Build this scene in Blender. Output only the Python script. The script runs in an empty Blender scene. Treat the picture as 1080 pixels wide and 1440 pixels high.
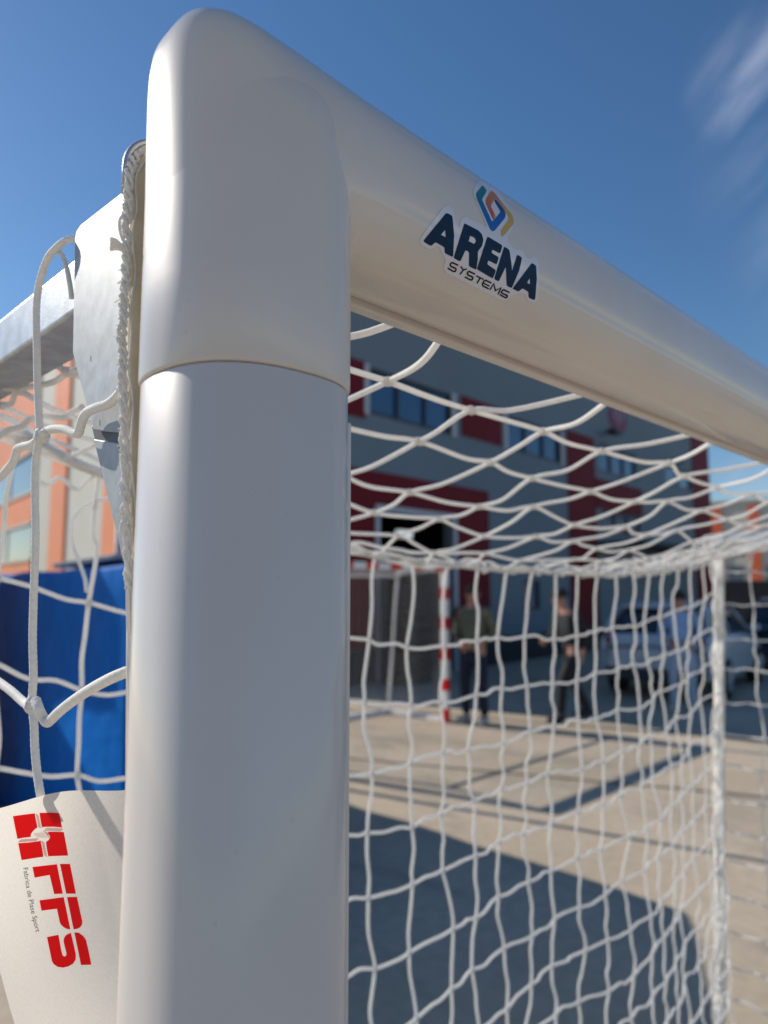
import bpy, bmesh, math, random
from math import sin, cos, pi, radians, sqrt
from mathutils import Vector, Matrix
from mathutils.bvhtree import BVHTree

random.seed(7)
SC = bpy.context.scene
COL = SC.collection

# ------------------------------------------------------------------ camera
CAM = Vector((-0.178, -0.286, 1.70))
HEAD, PITCH, FPX = radians(45.0), radians(6.1), 1000.0
FWD = Vector((cos(HEAD) * cos(PITCH), sin(HEAD) * cos(PITCH), sin(PITCH)))
RIGHT = Vector((sin(HEAD), -cos(HEAD), 0.0))
UP = RIGHT.cross(FWD)
cd = bpy.data.cameras.new('camera'); cam = bpy.data.objects.new('camera', cd); COL.objects.link(cam)
cam.matrix_world = Matrix(((RIGHT.x, UP.x, -FWD.x, CAM.x), (RIGHT.y, UP.y, -FWD.y, CAM.y), (RIGHT.z, UP.z, -FWD.z, CAM.z), (0, 0, 0, 1)))
cd.sensor_fit = 'VERTICAL'; cd.sensor_height = 36.0; cd.lens = 25.0
cd.clip_start = 0.02; cd.clip_end = 3000
cd.dof.use_dof = True; cd.dof.focus_distance = 0.47; cd.dof.aperture_fstop = 5.4
SC.camera = cam

# ------------------------------------------------------------------ world
SUN_HEAD, SUN_EL = radians(104.5), radians(33)
world = bpy.data.worlds.new("World"); SC.world = world; world.use_nodes = True
nt = world.node_tree; nt.nodes.clear()
wo = nt.nodes.new('ShaderNodeOutputWorld'); bg = nt.nodes.new('ShaderNodeBackground')
sky = nt.nodes.new('ShaderNodeTexSky'); sky.sky_type = 'NISHITA'; sky.sun_disc = False
sky.sun_elevation = SUN_EL; sky.sun_rotation = pi / 2 - SUN_HEAD
sky.air_density = 1.0; sky.dust_density = 0.15; sky.ozone_density = 3.0
bg.inputs[1].default_value = 0.094
tc = nt.nodes.new('ShaderNodeTexCoord')
def dir_px(px, py):
    return (FWD + RIGHT * ((px - 540) / FPX) + UP * ((720 - py) / FPX)).normalized()
# thin cirrus wisps: stretched noise, present in a few patches of the sky
sa, sb = RIGHT * 0.62 + UP * 0.78, RIGHT * 0.78 - UP * 0.62
def dotn(v):
    n = nt.nodes.new('ShaderNodeVectorMath'); n.operation = 'DOT_PRODUCT'; nt.links.new(tc.outputs['Generated'], n.inputs[0]); n.inputs[1].default_value = v; return n.outputs['Value']
cmb = nt.nodes.new('ShaderNodeCombineXYZ'); nt.links.new(dotn(sa * 7), cmb.inputs[0]); nt.links.new(dotn(sb * 30), cmb.inputs[1]); nt.links.new(dotn(FWD * 4), cmb.inputs[2])
nz = nt.nodes.new('ShaderNodeTexNoise'); nz.inputs['Scale'].default_value = 1.0; nz.inputs['Detail'].default_value = 7; nz.inputs['Roughness'].default_value = 0.5; nz.inputs['Distortion'].default_value = 0.15
nt.links.new(cmb.outputs[0], nz.inputs['Vector'])
def mth(op, a, b=None, clamp=False, c=None):
    n = nt.nodes.new('ShaderNodeMath'); n.operation = op; n.use_clamp = clamp
    for i, v in enumerate((a, b, c)):
        if v is None: continue
        if isinstance(v, (int, float)): n.inputs[i].default_value = v
        else: nt.links.new(v, n.inputs[i])
    return n.outputs[0]
mask = None
for (px, py, rad, wgt) in ((1078, 105, 0.095, 0.85), (1064, 267, 0.03, 0.35), (1075, 690, 0.07, 0.4), (1500, 100, 0.35, 1.0)):
    d = dir_px(px, py)
    vm = nt.nodes.new('ShaderNodeVectorMath'); vm.operation = 'DISTANCE'
    nt.links.new(tc.outputs['Generated'], vm.inputs[0]); vm.inputs[1].default_value = d
    mr = nt.nodes.new('ShaderNodeMapRange'); mr.interpolation_type = 'SMOOTHSTEP'
    mr.inputs['From Min'].default_value = rad; mr.inputs['From Max'].default_value = rad * 0.25
    mr.inputs['To Min'].default_value = 0; mr.inputs['To Max'].default_value = wgt
    nt.links.new(vm.outputs['Value'], mr.inputs['Value'])
    mask = mr.outputs[0] if mask is None else mth('MAXIMUM', mask, mr.outputs[0])
cr = nt.nodes.new('ShaderNodeMapRange'); cr.interpolation_type = 'SMOOTHSTEP'
cr.inputs['From Min'].default_value = 0.30; cr.inputs['From Max'].default_value = 0.78; cr.inputs['To Max'].default_value = 0.5
nt.links.new(nz.outputs['Fac'], cr.inputs['Value'])
fac = mth('MULTIPLY', cr.outputs[0], mask, True)
mx = nt.nodes.new('ShaderNodeMix'); mx.data_type = 'RGBA'
hs = nt.nodes.new('ShaderNodeHueSaturation'); hs.inputs['Saturation'].default_value = 1.17; nt.links.new(sky.outputs[0], hs.inputs['Color'])
nt.links.new(fac, mx.inputs[0]); nt.links.new(hs.outputs[0], mx.inputs[6]); mx.inputs[7].default_value = (6.2, 6.6, 8.2, 1)
nt.links.new(mx.outputs[2], bg.inputs[0]); nt.links.new(bg.outputs[0], wo.inputs[0])

# ------------------------------------------------------------------ sun, exposure
sl = bpy.data.lights.new('sun', 'SUN'); so = bpy.data.objects.new('sun', sl); COL.objects.link(so)
sl.energy = 4.1; sl.angle = radians(0.53); sl.color = (1.0, 0.93, 0.82)
sd = Vector((cos(SUN_HEAD) * cos(SUN_EL), sin(SUN_HEAD) * cos(SUN_EL), sin(SUN_EL)))
so.rotation_euler = sd.to_track_quat('Z', 'Y').to_euler(); so.location = sd * 30
SC.view_settings.view_transform = 'Standard'; SC.view_settings.look = 'None'
SC.view_settings.exposure = 0.22; SC.view_settings.gamma = 1.0
SC.render.engine = 'CYCLES'

# ------------------------------------------------------------------ pixel -> place helpers (used to measure where things stand)
def ray(px, py): return FWD + RIGHT * ((px - 540) / FPX) + UP * ((720 - py) / FPX)
def on_plane(px, py, p0, n):
    d = ray(px, py); n = Vector(n); t = (Vector(p0) - CAM).dot(n) / d.dot(n); return CAM + d * t
def on_x(px, py, x): return on_plane(px, py, (x, 0, 0), (1, 0, 0))
def on_y(px, py, y): return on_plane(px, py, (0, y, 0), (0, 1, 0))
def on_z(px, py, z=0.0): return on_plane(px, py, (0, 0, z), (0, 0, 1))
def at_depth(px, py, d): return CAM + ray(px, py) * d

# ------------------------------------------------------------------ materials
def S(r, g, b):   # sRGB 0..255 -> linear
    f = lambda c: (c / 255 / 12.92) if c <= 10 else ((c / 255 + 0.055) / 1.055) ** 2.4
    return (f(r), f(g), f(b), 1)
def mat(name, col, rough=0.5, metal=0.0, noise=None, bump=None, coat=0.0, spec=None, trans=0.0, coatr=0.1, col2=None):
    m = bpy.data.materials.new(name); m.use_nodes = True
    t = m.node_tree; p = t.nodes['Principled BSDF']
    p.inputs['Base Color'].default_value = tuple(col[:3]) + (1,)
    p.inputs['Roughness'].default_value = rough; p.inputs['Metallic'].default_value = metal
    p.inputs['Coat Weight'].default_value = coat; p.inputs['Coat Roughness'].default_value = coatr
    if spec is not None: p.inputs['Specular IOR Level'].default_value = spec
    if noise:
        sc, amt = noise
        c = t.nodes.new('ShaderNodeTexCoord'); n = t.nodes.new('ShaderNodeTexNoise'); n.inputs['Scale'].default_value = sc; n.inputs['Detail'].default_value = 6
        t.links.new(c.outputs['Object'], n.inputs['Vector'])
        r = t.nodes.new('ShaderNodeMapRange'); r.inputs['From Min'].default_value = 0.3; r.inputs['From Max'].default_value = 0.7
        t.links.new(n.outputs['Fac'], r.inputs['Value'])
        x = t.nodes.new('ShaderNodeMix'); x.data_type = 'RGBA'
        a = [max(0, v * (1 - amt)) for v in col[:3]]; b = [min(1, v * (1 + amt)) for v in (col2 or col)[:3]]
        x.inputs[6].default_value = (*a, 1); x.inputs[7].default_value = (*b, 1)
        t.links.new(r.outputs[0], x.inputs[0]); t.links.new(x.outputs[2], p.inputs['Base Color'])
    if bump:
        sc, st = bump[:2]
        c = t.nodes.new('ShaderNodeTexCoord'); n = t.nodes.new('ShaderNodeTexNoise'); n.inputs['Scale'].default_value = sc; n.inputs['Detail'].default_value = 5
        t.links.new(c.outputs['Object'], n.inputs['Vector'])
        b = t.nodes.new('ShaderNodeBump'); b.inputs['Strength'].default_value = st; b.inputs['Distance'].default_value = bump[2] if len(bump) > 2 else 0.002
        t.links.new(n.outputs['Fac'], b.inputs['Height']); t.links.new(b.outputs[0], p.inputs['Normal'])
    if trans > 0:
        tr = t.nodes.new('ShaderNodeBsdfTranslucent'); tr.inputs[0].default_value = tuple(col[:3]) + (1,)
        ms = t.nodes.new('ShaderNodeMixShader'); ms.inputs[0].default_value = trans
        o = t.nodes['Material Output']
        t.links.new(p.outputs[0], ms.inputs[1]); t.links.new(tr.outputs[0], ms.inputs[2]); t.links.new(ms.outputs[0], o.inputs[0])
    return m

M = {}
M['paint'] = mat('white_powder_coat', (0.645, 0.595, 0.56), 0.38, coat=0.65, coatr=0.05, spec=0.3, noise=(9, 0.035), bump=(900, 0.05, 0.0003))
def scuff(m):
    t = m.node_tree; p = t.nodes['Principled BSDF']; c = t.nodes.new('ShaderNodeTexCoord')
    mp_ = t.nodes.new('ShaderNodeMapping'); mp_.inputs['Scale'].default_value = (70, 70, 5); n = t.nodes.new('ShaderNodeTexNoise'); n.inputs['Scale'].default_value = 1; n.inputs['Detail'].default_value = 3
    t.links.new(c.outputs['Object'], mp_.inputs[0]); t.links.new(mp_.outputs[0], n.inputs['Vector'])
    b = t.nodes.new('ShaderNodeBump'); b.inputs['Strength'].default_value = 0.5; b.inputs['Distance'].default_value = 0.00022; t.links.new(n.outputs['Fac'], b.inputs['Height'])
    old = p.inputs['Normal'].links[0].from_socket; t.links.new(old, b.inputs['Normal']); t.links.new(b.outputs[0], p.inputs['Normal']); t.links.new(b.outputs[0], p.inputs['Coat Normal'])
    # faint grime specks and rub marks that stay in the paint
    n2 = t.nodes.new('ShaderNodeTexNoise'); n2.inputs['Scale'].default_value = 210; n2.inputs['Detail'].default_value = 2; t.links.new(c.outputs['Object'], n2.inputs['Vector'])
    n3 = t.nodes.new('ShaderNodeTexNoise'); n3.inputs['Scale'].default_value = 17; n3.inputs['Detail'].default_value = 4; t.links.new(c.outputs['Object'], n3.inputs['Vector'])
    def rg(v, a, b_, hi):
        r = t.nodes.new('ShaderNodeMapRange'); r.interpolation_type = 'SMOOTHSTEP'; r.inputs['From Min'].default_value = a; r.inputs['From Max'].default_value = b_; r.inputs['To Max'].default_value = hi; t.links.new(v, r.inputs['Value']); return r.outputs[0]
    mu = t.nodes.new('ShaderNodeMath'); mu.operation = 'MULTIPLY'; t.links.new(rg(n2.outputs['Fac'], .68, .78, 1), mu.inputs[0]); t.links.new(rg(n3.outputs['Fac'], .52, .70, .45), mu.inputs[1])
    x = t.nodes.new('ShaderNodeMix'); x.data_type = 'RGBA'; t.links.new(mu.outputs[0], x.inputs[0]); t.links.new(p.inputs['Base Color'].links[0].from_socket, x.inputs[6]); x.inputs[7].default_value = (.27, .25, .22, 1); t.links.new(x.outputs[2], p.inputs['Base Color'])
    n4 = t.nodes.new('ShaderNodeTexNoise'); n4.inputs['Scale'].default_value = 30; n4.inputs['Detail'].default_value = 6; t.links.new(c.outputs['Object'], n4.inputs['Vector'])
    r = t.nodes.new('ShaderNodeMapRange'); r.inputs['From Min'].default_value = .35; r.inputs['From Max'].default_value = .7; r.inputs['To Min'].default_value = .03; r.inputs['To Max'].default_value = .16; t.links.new(n4.outputs['Fac'], r.inputs['Value']); t.links.new(r.outputs[0], p.inputs['Coat Roughness'])
scuff(M['paint'])
M['galv'] = mat('galvanised_steel', (0.50, 0.52, 0.54), 0.42, 0.75, noise=(60, 0.18), bump=(420, 0.18, 0.0006))
M['galvplate'] = mat('galvanised_plate', (0.36, 0.39, 0.42), 0.55, 0.25, noise=(90, 0.16), bump=(600, 0.12, 0.0004))
M['cord'] = mat('white_braided_cord', (0.90, 0.88, 0.84), 0.75, noise=(300, 0.08), bump=(1500, 0.35, 0.0006), trans=0.2)
M['rail'] = mat('yellowed_plastic', (0.74, 0.68, 0.55), 0.5, noise=(40, 0.12), trans=0.25)
M['net'] = mat('white_net_twine', (0.93, 0.92, 0.90), 0.8, noise=(120, 0.08), bump=(900, 0.3, 0.0006), trans=0.42)
M['greynet'] = mat('thin_grey_twine', (0.42, 0.40, 0.38), 0.8)
M['tag'] = mat('white_woven_label', (0.88, 0.83, 0.76), 0.6, trans=0.5)
M['red'] = mat('red_print', (0.92, 0.006, 0.010), 0.5, trans=0.6)
M['inkgrey'] = mat('grey_print', (0.10, 0.10, 0.11), 0.6)
M['vinyl'] = mat('clear_white_vinyl', (0.66, 0.66, 0.74), 0.25, coat=0.3)
M['navy'] = mat('navy_print', (0.003, 0.026, 0.070), 0.5, spec=0.15)
M['black'] = mat('black_print', (0.012, 0.010, 0.010), 0.5, spec=0.15)
M['gap'] = mat('dark_gap', (0.05, 0.05, 0.05), 0.8)

# ------------------------------------------------------------------ object helpers
def link_mesh(name, verts, faces, m, parent=None, smooth=False, mi=None):
    me = bpy.data.meshes.new(name); me.from_pydata([tuple(v) for v in verts], [], faces)
    for x in (m if isinstance(m, (list, tuple)) else [m]): me.materials.append(x)
    if mi:
        for p_, k_ in zip(me.polygons, mi): p_.material_index = k_
    me.update()
    if smooth: me.shade_smooth()
    o = bpy.data.objects.new(name, me); COL.objects.link(o)
    if parent: o.parent = parent; o.matrix_parent_inverse = parent.matrix_world.inverted()
    return o
def tag(o, label=None, cat=None, group=None, kind=None):
    if label: o['label'] = label
    if cat: o['category'] = cat
    if group: o['group'] = group
    if kind: o['kind'] = kind
    return o
def empty(name, loc, rz=0.0):
    o = bpy.data.objects.new(name, None); COL.objects.link(o); o.location = loc; o.rotation_euler = (0, 0, rz); o.empty_display_size = 0.1
    o.matrix_world = Matrix.Translation(Vector(loc)) @ Matrix.Rotation(rz, 4, 'Z')
    return o
class MB:
    """collects shapes, builds ONE mesh object"""
    def __init__(s): s.v = []; s.f = []; s.mi = []
    def add(s, vs, fs, mi=0):
        b = len(s.v); s.v += [Vector(v) for v in vs]; s.f += [tuple(i + b for i in f) for f in fs]; s.mi += [mi] * len(fs)
    def box(s, x0, y0, z0, x1, y1, z1, T=None, mi=0):
        vs = [Vector((x, y, z)) for z in (z0, z1) for y in (y0, y1) for x in (x0, x1)]
        if T: vs = [T @ v for v in vs]
        s.add(vs, [(0, 2, 3, 1), (4, 5, 7, 6), (0, 1, 5, 4), (2, 6, 7, 3), (0, 4, 6, 2), (1, 3, 7, 5)], mi)
    def tube(s, pts, r, n=8, mi=0, braid=None, cap=True):
        pts = [Vector(p) for p in pts]
        if len(pts) < 2: return
        rs = r if isinstance(r, (list, tuple)) else [r] * len(pts)
        t = (pts[1] - pts[0]).normalized()
        nrm = t.orthogonal().normalized(); rings = []; L = 0.0
        for i, p in enumerate(pts):
            t2 = (pts[min(i + 1, len(pts) - 1)] - pts[max(i - 1, 0)])
            if t2.length < 1e-9: t2 = t
            t2.normalize(); q = t.rotation_difference(t2); nrm = q @ nrm; nrm = (nrm - t2 * nrm.dot(t2)).normalized(); t = t2
            bn = t.cross(nrm)
            if i: L += (p - pts[i - 1]).length
            ring = []
            for k in range(n):
                a = 2 * pi * k / n; rr = rs[i]
                if braid:
                    w = braid; rr *= 1 + 0.16 * (max(abs(sin(a * 3 + L * w)), abs(sin(a * 3 - L * w))) - 0.75)
                ring.append(p + (nrm * cos(a) + bn * sin(a)) * rr)
            rings.append(ring)
        vs = [v for rg in rings for v in rg]
        fs = [(i * n + k, i * n + (k + 1) % n, (i + 1) * n + (k + 1) % n, (i + 1) * n + k) for i in range(len(pts) - 1) for k in range(n)]
        if cap: fs += [tuple(reversed(range(n))), tuple((len(pts) - 1) * n + k for k in range(n))]
        s.add(vs, fs, mi)
    def ball(s, c, r, n=8, m=6, sc=(1, 1, 1), T=None, mi=0):
        vs = [Vector((0, 0, 1))]; 
        for i in range(1, m):
            for k in range(n):
                vs.append(Vector((sin(pi * i / m) * cos(2 * pi * k / n), sin(pi * i / m) * sin(2 * pi * k / n), cos(pi * i / m))))
        vs.append(Vector((0, 0, -1)))
        vs = [Vector((v.x * sc[0], v.y * sc[1], v.z * sc[2])) * r for v in vs]
        if T: vs = [T @ v for v in vs]
        vs = [v + Vector(c) for v in vs]
        fs = [(0, 1 + k, 1 + (k + 1) % n) for k in range(n)]
        for i in range(m - 2):
            fs += [(1 + i * n + k, 1 + (i + 1) * n + k, 1 + (i + 1) * n + (k + 1) % n, 1 + i * n + (k + 1) % n) for k in range(n)]
        e = len(vs) - 1; fs += [(e, 1 + (m - 2) * n + (k + 1) % n, 1 + (m - 2) * n + k) for k in range(n)]
        s.add(vs, fs, mi)
    def prism(s, poly, h0, h1, T=None, mi=0):
        """poly in XY, extruded in Z"""
        n = len(poly); vs = [Vector((x, y, h0)) for x, y in poly] + [Vector((x, y, h1)) for x, y in poly]
        if T: vs = [T @ v for v in vs]
        s.add(vs, [tuple(reversed(range(n))), tuple(range(n, 2 * n))] + [(i, (i + 1) % n, n + (i + 1) % n, n + i) for i in range(n)], mi)
    def build(s, name, m, parent=None, smooth=False, bevel=0.0, seg=2):
        o = link_mesh(name, s.v, s.f, m, parent, smooth, s.mi if isinstance(m, (list, tuple)) else None)
        if bevel:
            b = o.modifiers.new('bevel', 'BEVEL'); b.width = bevel; b.segments = seg; b.limit_method = 'ANGLE'; b.harden_normals = False
        return o
def smooth_path(pts, step=6):
    """Catmull-Rom through pts"""
    P = [Vector(p) for p in pts]; P = [P[0] * 2 - P[1]] + P + [P[-1] * 2 - P[-2]]; out = []
    for i in range(1, len(P) - 2):
        for k in range(step):
            t = k / step; a, b, c, d = P[i - 1], P[i], P[i + 1], P[i + 2]
            out.append(0.5 * ((2 * b) + (c - a) * t + (2 * a - 5 * b + 4 * c - d) * t * t + (3 * b - a - 3 * c + d) * t ** 3))
    out.append(P[-2]); return out

# ================================================================== SETTING
# ground: one sheet to the horizon, weathered concrete yard
def ground_mat():
    m = bpy.data.materials.new('yard_concrete'); m.use_nodes = True; t = m.node_tree; p = t.nodes['Principled BSDF']
    c = t.nodes.new('ShaderNodeTexCoord')
    def noise(sc, det=6, dist=0.0, scale3=None):
        n = t.nodes.new('ShaderNodeTexNoise'); n.inputs['Scale'].default_value = sc; n.inputs['Detail'].default_value = det; n.inputs['Distortion'].default_value = dist
        if scale3:
            mm = t.nodes.new('ShaderNodeMapping'); mm.inputs['Scale'].default_value = scale3; mm.inputs['Rotation'].default_value = (0, 0, 0.1)
            t.links.new(c.outputs['Object'], mm.inputs[0]); t.links.new(mm.outputs[0], n.inputs['Vector'])
        else: t.links.new(c.outputs['Object'], n.inputs['Vector'])
        return n.outputs['Fac']
    def rng(v, a, b, lo=0, hi=1):
        r = t.nodes.new('ShaderNodeMapRange'); r.interpolation_type = 'SMOOTHSTEP'; r.inputs['From Min'].default_value = a; r.inputs['From Max'].default_value = b
        r.inputs['To Min'].default_value = lo; r.inputs['To Max'].default_value = hi; t.links.new(v, r.inputs['Value']); return r.outputs[0]
    def mix(f, a, b, mode='MIX'):
        x = t.nodes.new('ShaderNodeMix'); x.data_type = 'RGBA'; x.blend_type = mode
        if isinstance(f, float): x.inputs[0].default_value = f
        else: t.links.new(f, x.inputs[0])
        for i, v in ((6, a), (7, b)):
            if isinstance(v, tuple): x.inputs[i].default_value = v
            else: t.links.new(v, x.inputs[i])
        return x.outputs[2]
    base = mix(rng(noise(0.7, 5), 0.35, 0.65), (0.465, 0.378, 0.275, 1), (0.56, 0.46, 0.345, 1))
    base = mix(rng(noise(14, 8), 0.3, 0.7, 0, 0.45), base, (0.33, 0.28, 0.21, 1))
    base = mix(rng(noise(1.6, 5, 1.5, (1, 0.25, 1)), 0.52, 0.72, 0, 0.6), base, (0.27, 0.235, 0.185, 1))
    base = mix(rng(noise(180, 3), 0.62, 0.75, 0, 0.5), base, (0.62, 0.56, 0.46, 1))
    t.links.new(base, p.inputs['Base Color']); p.inputs['Roughness'].default_value = 0.85
    b = t.nodes.new('ShaderNodeBump'); b.inputs['Strength'].default_value = 0.35; b.inputs['Distance'].default_value = 0.004
    t.links.new(noise(120, 6), b.inputs['Height']); t.links.new(b.outputs[0], p.inputs['Normal'])
    return m
R = 1500
tag(link_mesh('ground', [(-R, -R, 0), (R, -R, 0), (R, R, 0), (-R, R, 0)], [(0, 1, 2, 3)], ground_mat()), kind='structure')
# expansion joints cut in the slab (dark tar), 4 mm sheets
jm = mat('tar_joint', (0.05, 0.047, 0.042), 0.9, noise=(6, 0.4))
mb = MB()
ja, jb = on_z(440, 1062), on_z(1085, 1122); jd = (jb - ja).normalized(); ka, kb = on_z(700, 1011), on_z(1085, 1043); kd = (kb - ka).normalized()
for (x0, y0, x1, y1, w) in ((ja.x - jd.x * 5, ja.y - jd.y * 5, jb.x + jd.x * 14, jb.y + jd.y * 14, 0.022), (ka.x - kd.x * 2, ka.y - kd.y * 2, kb.x + kd.x * 14, kb.y + kd.y * 14, 0.035), (-12, -3.3, 30, -3.1, 0.012), (0.2, -14, 0.6, 16, 0.012)):
    d = Vector((x1 - x0, y1 - y0, 0)); n = Vector((-d.y, d.x, 0)).normalized() * w
    N = 24; vs = []
    for i in range(N + 1):
        p = Vector((x0, y0, 0.004)) + d * (i / N) + n * random.uniform(-0.3, 0.3); vs += [p - n, p + n]
    mb.add(vs, [(2 * i, 2 * i + 2, 2 * i + 3, 2 * i + 1) for i in range(N)])
tag(mb.build('pavement_joints', jm), kind='structure')
# raised kerb and pale paving strip in front of the big hall
km = mat('kerb_concrete', (0.40, 0.365, 0.31), 0.85, noise=(5, 0.15), bump=(80, 0.3, 0.004))

# ================================================================== THE NEAR GOAL
GW, GH, PW = 2.64, 2.002, 0.0532          # outer width, height, half profile
NEXP = 2.45
def prof(n=180, groove=False):
    out = []
    for k in range(n):
        a = 2 * pi * k / n; c, s_ = cos(a), sin(a)
        rr = PW * (abs(c) ** NEXP + abs(s_) ** NEXP) ** (-1 / NEXP)
        if groove:
            for g0, gw, gd in ((248, 2.6, .010), (205, 2.2, .008), (158, 2.6, .009), (300, 2.4, .008), (336, 2.6, .007)): rr *= 1 - gd * math.exp(-((math.degrees(a) - g0) / gw) ** 2)
        out.append((rr * c, rr * s_))
    return out
goal = tag(empty('football_goal', (0.04, 0.04, 0)), 'white aluminium football goal with rounded posts, filling the foreground, a sponsor sticker on its crossbar', 'football goal')
JOINT = 1.8075
def post(cx, z1, name='post'):
    P = prof(); n = len(P); zs = [(0.0, 1.0), (z1 - 0.0012, 1.0), (z1 - 0.0004, 0.992), (z1, 0.97)]
    vs = [(cx + x * k * 0.994, 0.04 + y * k * 0.994, z) for z, k in zs for x, y in P]
    fs = [(i * n + k, i * n + (k + 1) % n, (i + 1) * n + (k + 1) % n, (i + 1) * n + k) for i in range(len(zs) - 1) for k in range(n)]
    fs += [tuple(range(3 * n, 4 * n))]
    return link_mesh(name, vs, fs, M['paint'], goal, True)
post(0.04, JOINT)
post(GW - 0.04, JOINT)
# crossbar with its cast corner: profile swept round a superelliptic corner
def crossbar():
    P = prof(); n = len(P); rows = []
    LX = 0.04 - PW; piv = (LX + 2 * PW, GH - 2 * PW)
    def corner(px_, mirror=False):
        pass
    # left leg from joint up, corner, along x, corner, down
    path = []
    for z, k in ((JOINT + 0.0004, 0.975), (JOINT + 0.0010, 0.995), (JOINT + 0.0020, 1.0), (JOINT + 0.03, 1.0), (GH - 2 * PW - 0.004, 1.0)):
        k *= 1.010; path.append([(0.04 - a * k, 0.04 + b * k, z) for a, b in P])      # a = outward
    K = 30; n2 = 14.0
    for i in range(K + 1):
        th = (pi / 2) * i / K; c, s_ = cos(th), sin(th); kk = (abs(c) ** n2 + abs(s_) ** n2) ** (-1 / n2)
        ring = []
        for a, b in P:
            w = a * (1.010 + 0.030 * sin(th * 2)) + PW; ring.append((piv[0] - w * kk * c, 0.04 + b * (1.010 - .055 * i / K), piv[1] + w * kk * s_))
        path.append(ring)
    xs = [0.105, 0.125, 0.2, 0.4, 0.6, 0.9, 1.2, 1.6, 2.0, 2.4, GW - 0.11]
    PG = prof(groove=True)
    for x in xs: path.append([(x, 0.04 + b * .955, GH - PW + a * (1.010 if x < .11 else 1.004 if x < .13 else 1)) for a, b in (PG if 0.12 < x < GW - 0.12 else P)])
    for i in range(K + 1):
        th = (pi / 2) * (1 - i / K); c, s_ = cos(th), sin(th); kk = (abs(c) ** n2 + abs(s_) ** n2) ** (-1 / n2)
        path.append([(GW - piv[0] + (a + PW) * kk * c, 0.04 + b, piv[1] + (a + PW) * kk * s_) for a, b in P])
    for z, k in ((GH - 2 * PW - 0.004, 1.0), (JOINT + 0.0020, 1.0), (JOINT + 0.0004, 0.975)):
        path.append([(GW - 0.04 + a * k, 0.04 + b * k, z) for a, b in P])
    vs = [v for r_ in path for v in r_]
    fs = [(i * n + k, i * n + (k + 1) % n, (i + 1) * n + (k + 1) % n, (i + 1) * n + k) for i in range(len(path) - 1) for k in range(n)]
    fs += [tuple(reversed(range(n)))]
    for cx in (0.04, GW - 0.04):      # the cast sleeve stands a hair proud of the bar and dies away near the top
        b0 = len(vs); zs = [(JOINT + 0.0003, .985), (JOINT + 0.0008, 1.006), (JOINT + 0.002, 1.016), (JOINT + 0.05, 1.016), (GH - 0.085, 1.016), (GH - 0.065, 1.013), (GH - 0.052, 1.004), (GH - 0.042, .982), (GH - 0.034, .935), (GH - 0.026, .86), (GH - 0.02, .74)]
        vs += [(cx + a * k, 0.04 + b * k, z) for z, k in zs for a, b in P]
        fs += [(b0 + i * n + k, b0 + i * n + (k + 1) % n, b0 + (i + 1) * n + (k + 1) % n, b0 + (i + 1) * n + k) for i in range(len(zs) - 1) for k in range(n)]
    return link_mesh('crossbar', vs, fs, M['paint'], goal, True)
xbar = crossbar()
mb = MB()   # sleeve inside the joint (dark line)
mb.box(0.006, 0.006, JOINT - 0.02, 0.074, 0.074, JOINT + 0.02)
mb.build('inner_sleeve', M['gap'], goal, bevel=0.012)
# net rails: lips that carry the net clips
mb = MB(); mb.box(0.0900, 0.012, 0.03, 0.0938, 0.030, 1.795); mb.build('net_rail', M['paint'], goal, bevel=0.0012)
mb = MB(); mb.box(0.095, 0.060, GH - 2 * PW - 0.0035, GW - 0.095, 0.070, GH - 2 * PW + 0.006); mb.build('net_rail', M['paint'], goal, bevel=0.0015)
# rear rail with rounded end, yellowed plastic, on the back of the post
mb = MB(); pl = []
for k in range(17):
    a = pi * k / 16; pl.append((0.0145 + 0.0205 * cos(a), 1.945 + 0.0205 * sin(a)))
pl += [(p.x, p.z) for p in (on_y(184, 300, .0935), on_y(181, 500, .0935), on_y(184, 700, .0935), on_y(190, 830, .0935))] + [(0.022, 1.2), (0.026, 0.02), (0.043, 0.02), (0.038, 1.9)]
TX = Matrix(((1, 0, 0, 0), (0, 0, 1, 0), (0, 1, 0, 0), (0, 0, 0, 1)))
mb.prism(pl, 0.0935, 0.105, TX); mb.build('net_channel', M['rail'], goal, bevel=0.001)
mb = MB(); pl = [(0.0145 + 0.0222 * cos(pi * k / 20), 1.945 + 0.0222 * sin(pi * k / 20)) for k in range(21)]
rim = [Vector((x, 0.097, z)) for x, z in reversed(pl)]
mb.tube([Vector((-0.0077, 0.097, 1.928))] + rim + [Vector((0.0367, 0.097, 1.928))], 0.0024, 8); mb.build('channel_cap', M['galv'], goal, smooth=True)
# depth bars (square galvanised tube), rear uprights and base frame
def sqtube(path_pts, w, name, m):
    mb = MB()
    mb.tube(path_pts, w * 0.7071, 4); return mb.build(name, m, goal, bevel=0.003)
def bar_box(x0, y0, z0, x1, y1, z1, name, m, bev=0.003):
    mb = MB(); mb.box(x0, y0, z0, x1, y1, z1); return mb.build(name, m, goal, bevel=bev, seg=3)
bar_box(0.022, 0.10, 1.907, 0.068, 0.70, 1.950, 'depth_bar', M['galv'])
bar_box(GW - 0.068, 0.10, 1.86, GW - 0.022, 0.70, 1.905, 'depth_bar', M['galv'])
M['polew'] = mat('white_pole_paint', (0.78, 0.75, 0.68), 0.4, noise=(20, 0.05))
for x, z in ((0.045, 1.92), (GW - 0.045, 1.875)):
    mb = MB(); mb.tube(smooth_path([(x, 0.68, z), (x, 0.705, z - 0.02), (x, 0.712, z - 0.06), (x, 0.75, 1.0), (x, 0.79, 0.03)], 8), 0.018, 16)
    mb.build('rear_upright', M['polew'], goal, smooth=True)
for x in (0.04, GW - 0.04): bar_box(x - 0.02, 0.075, 0.0, x + 0.02, 0.81, 0.04, 'base_bar', M['galv'])
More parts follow.
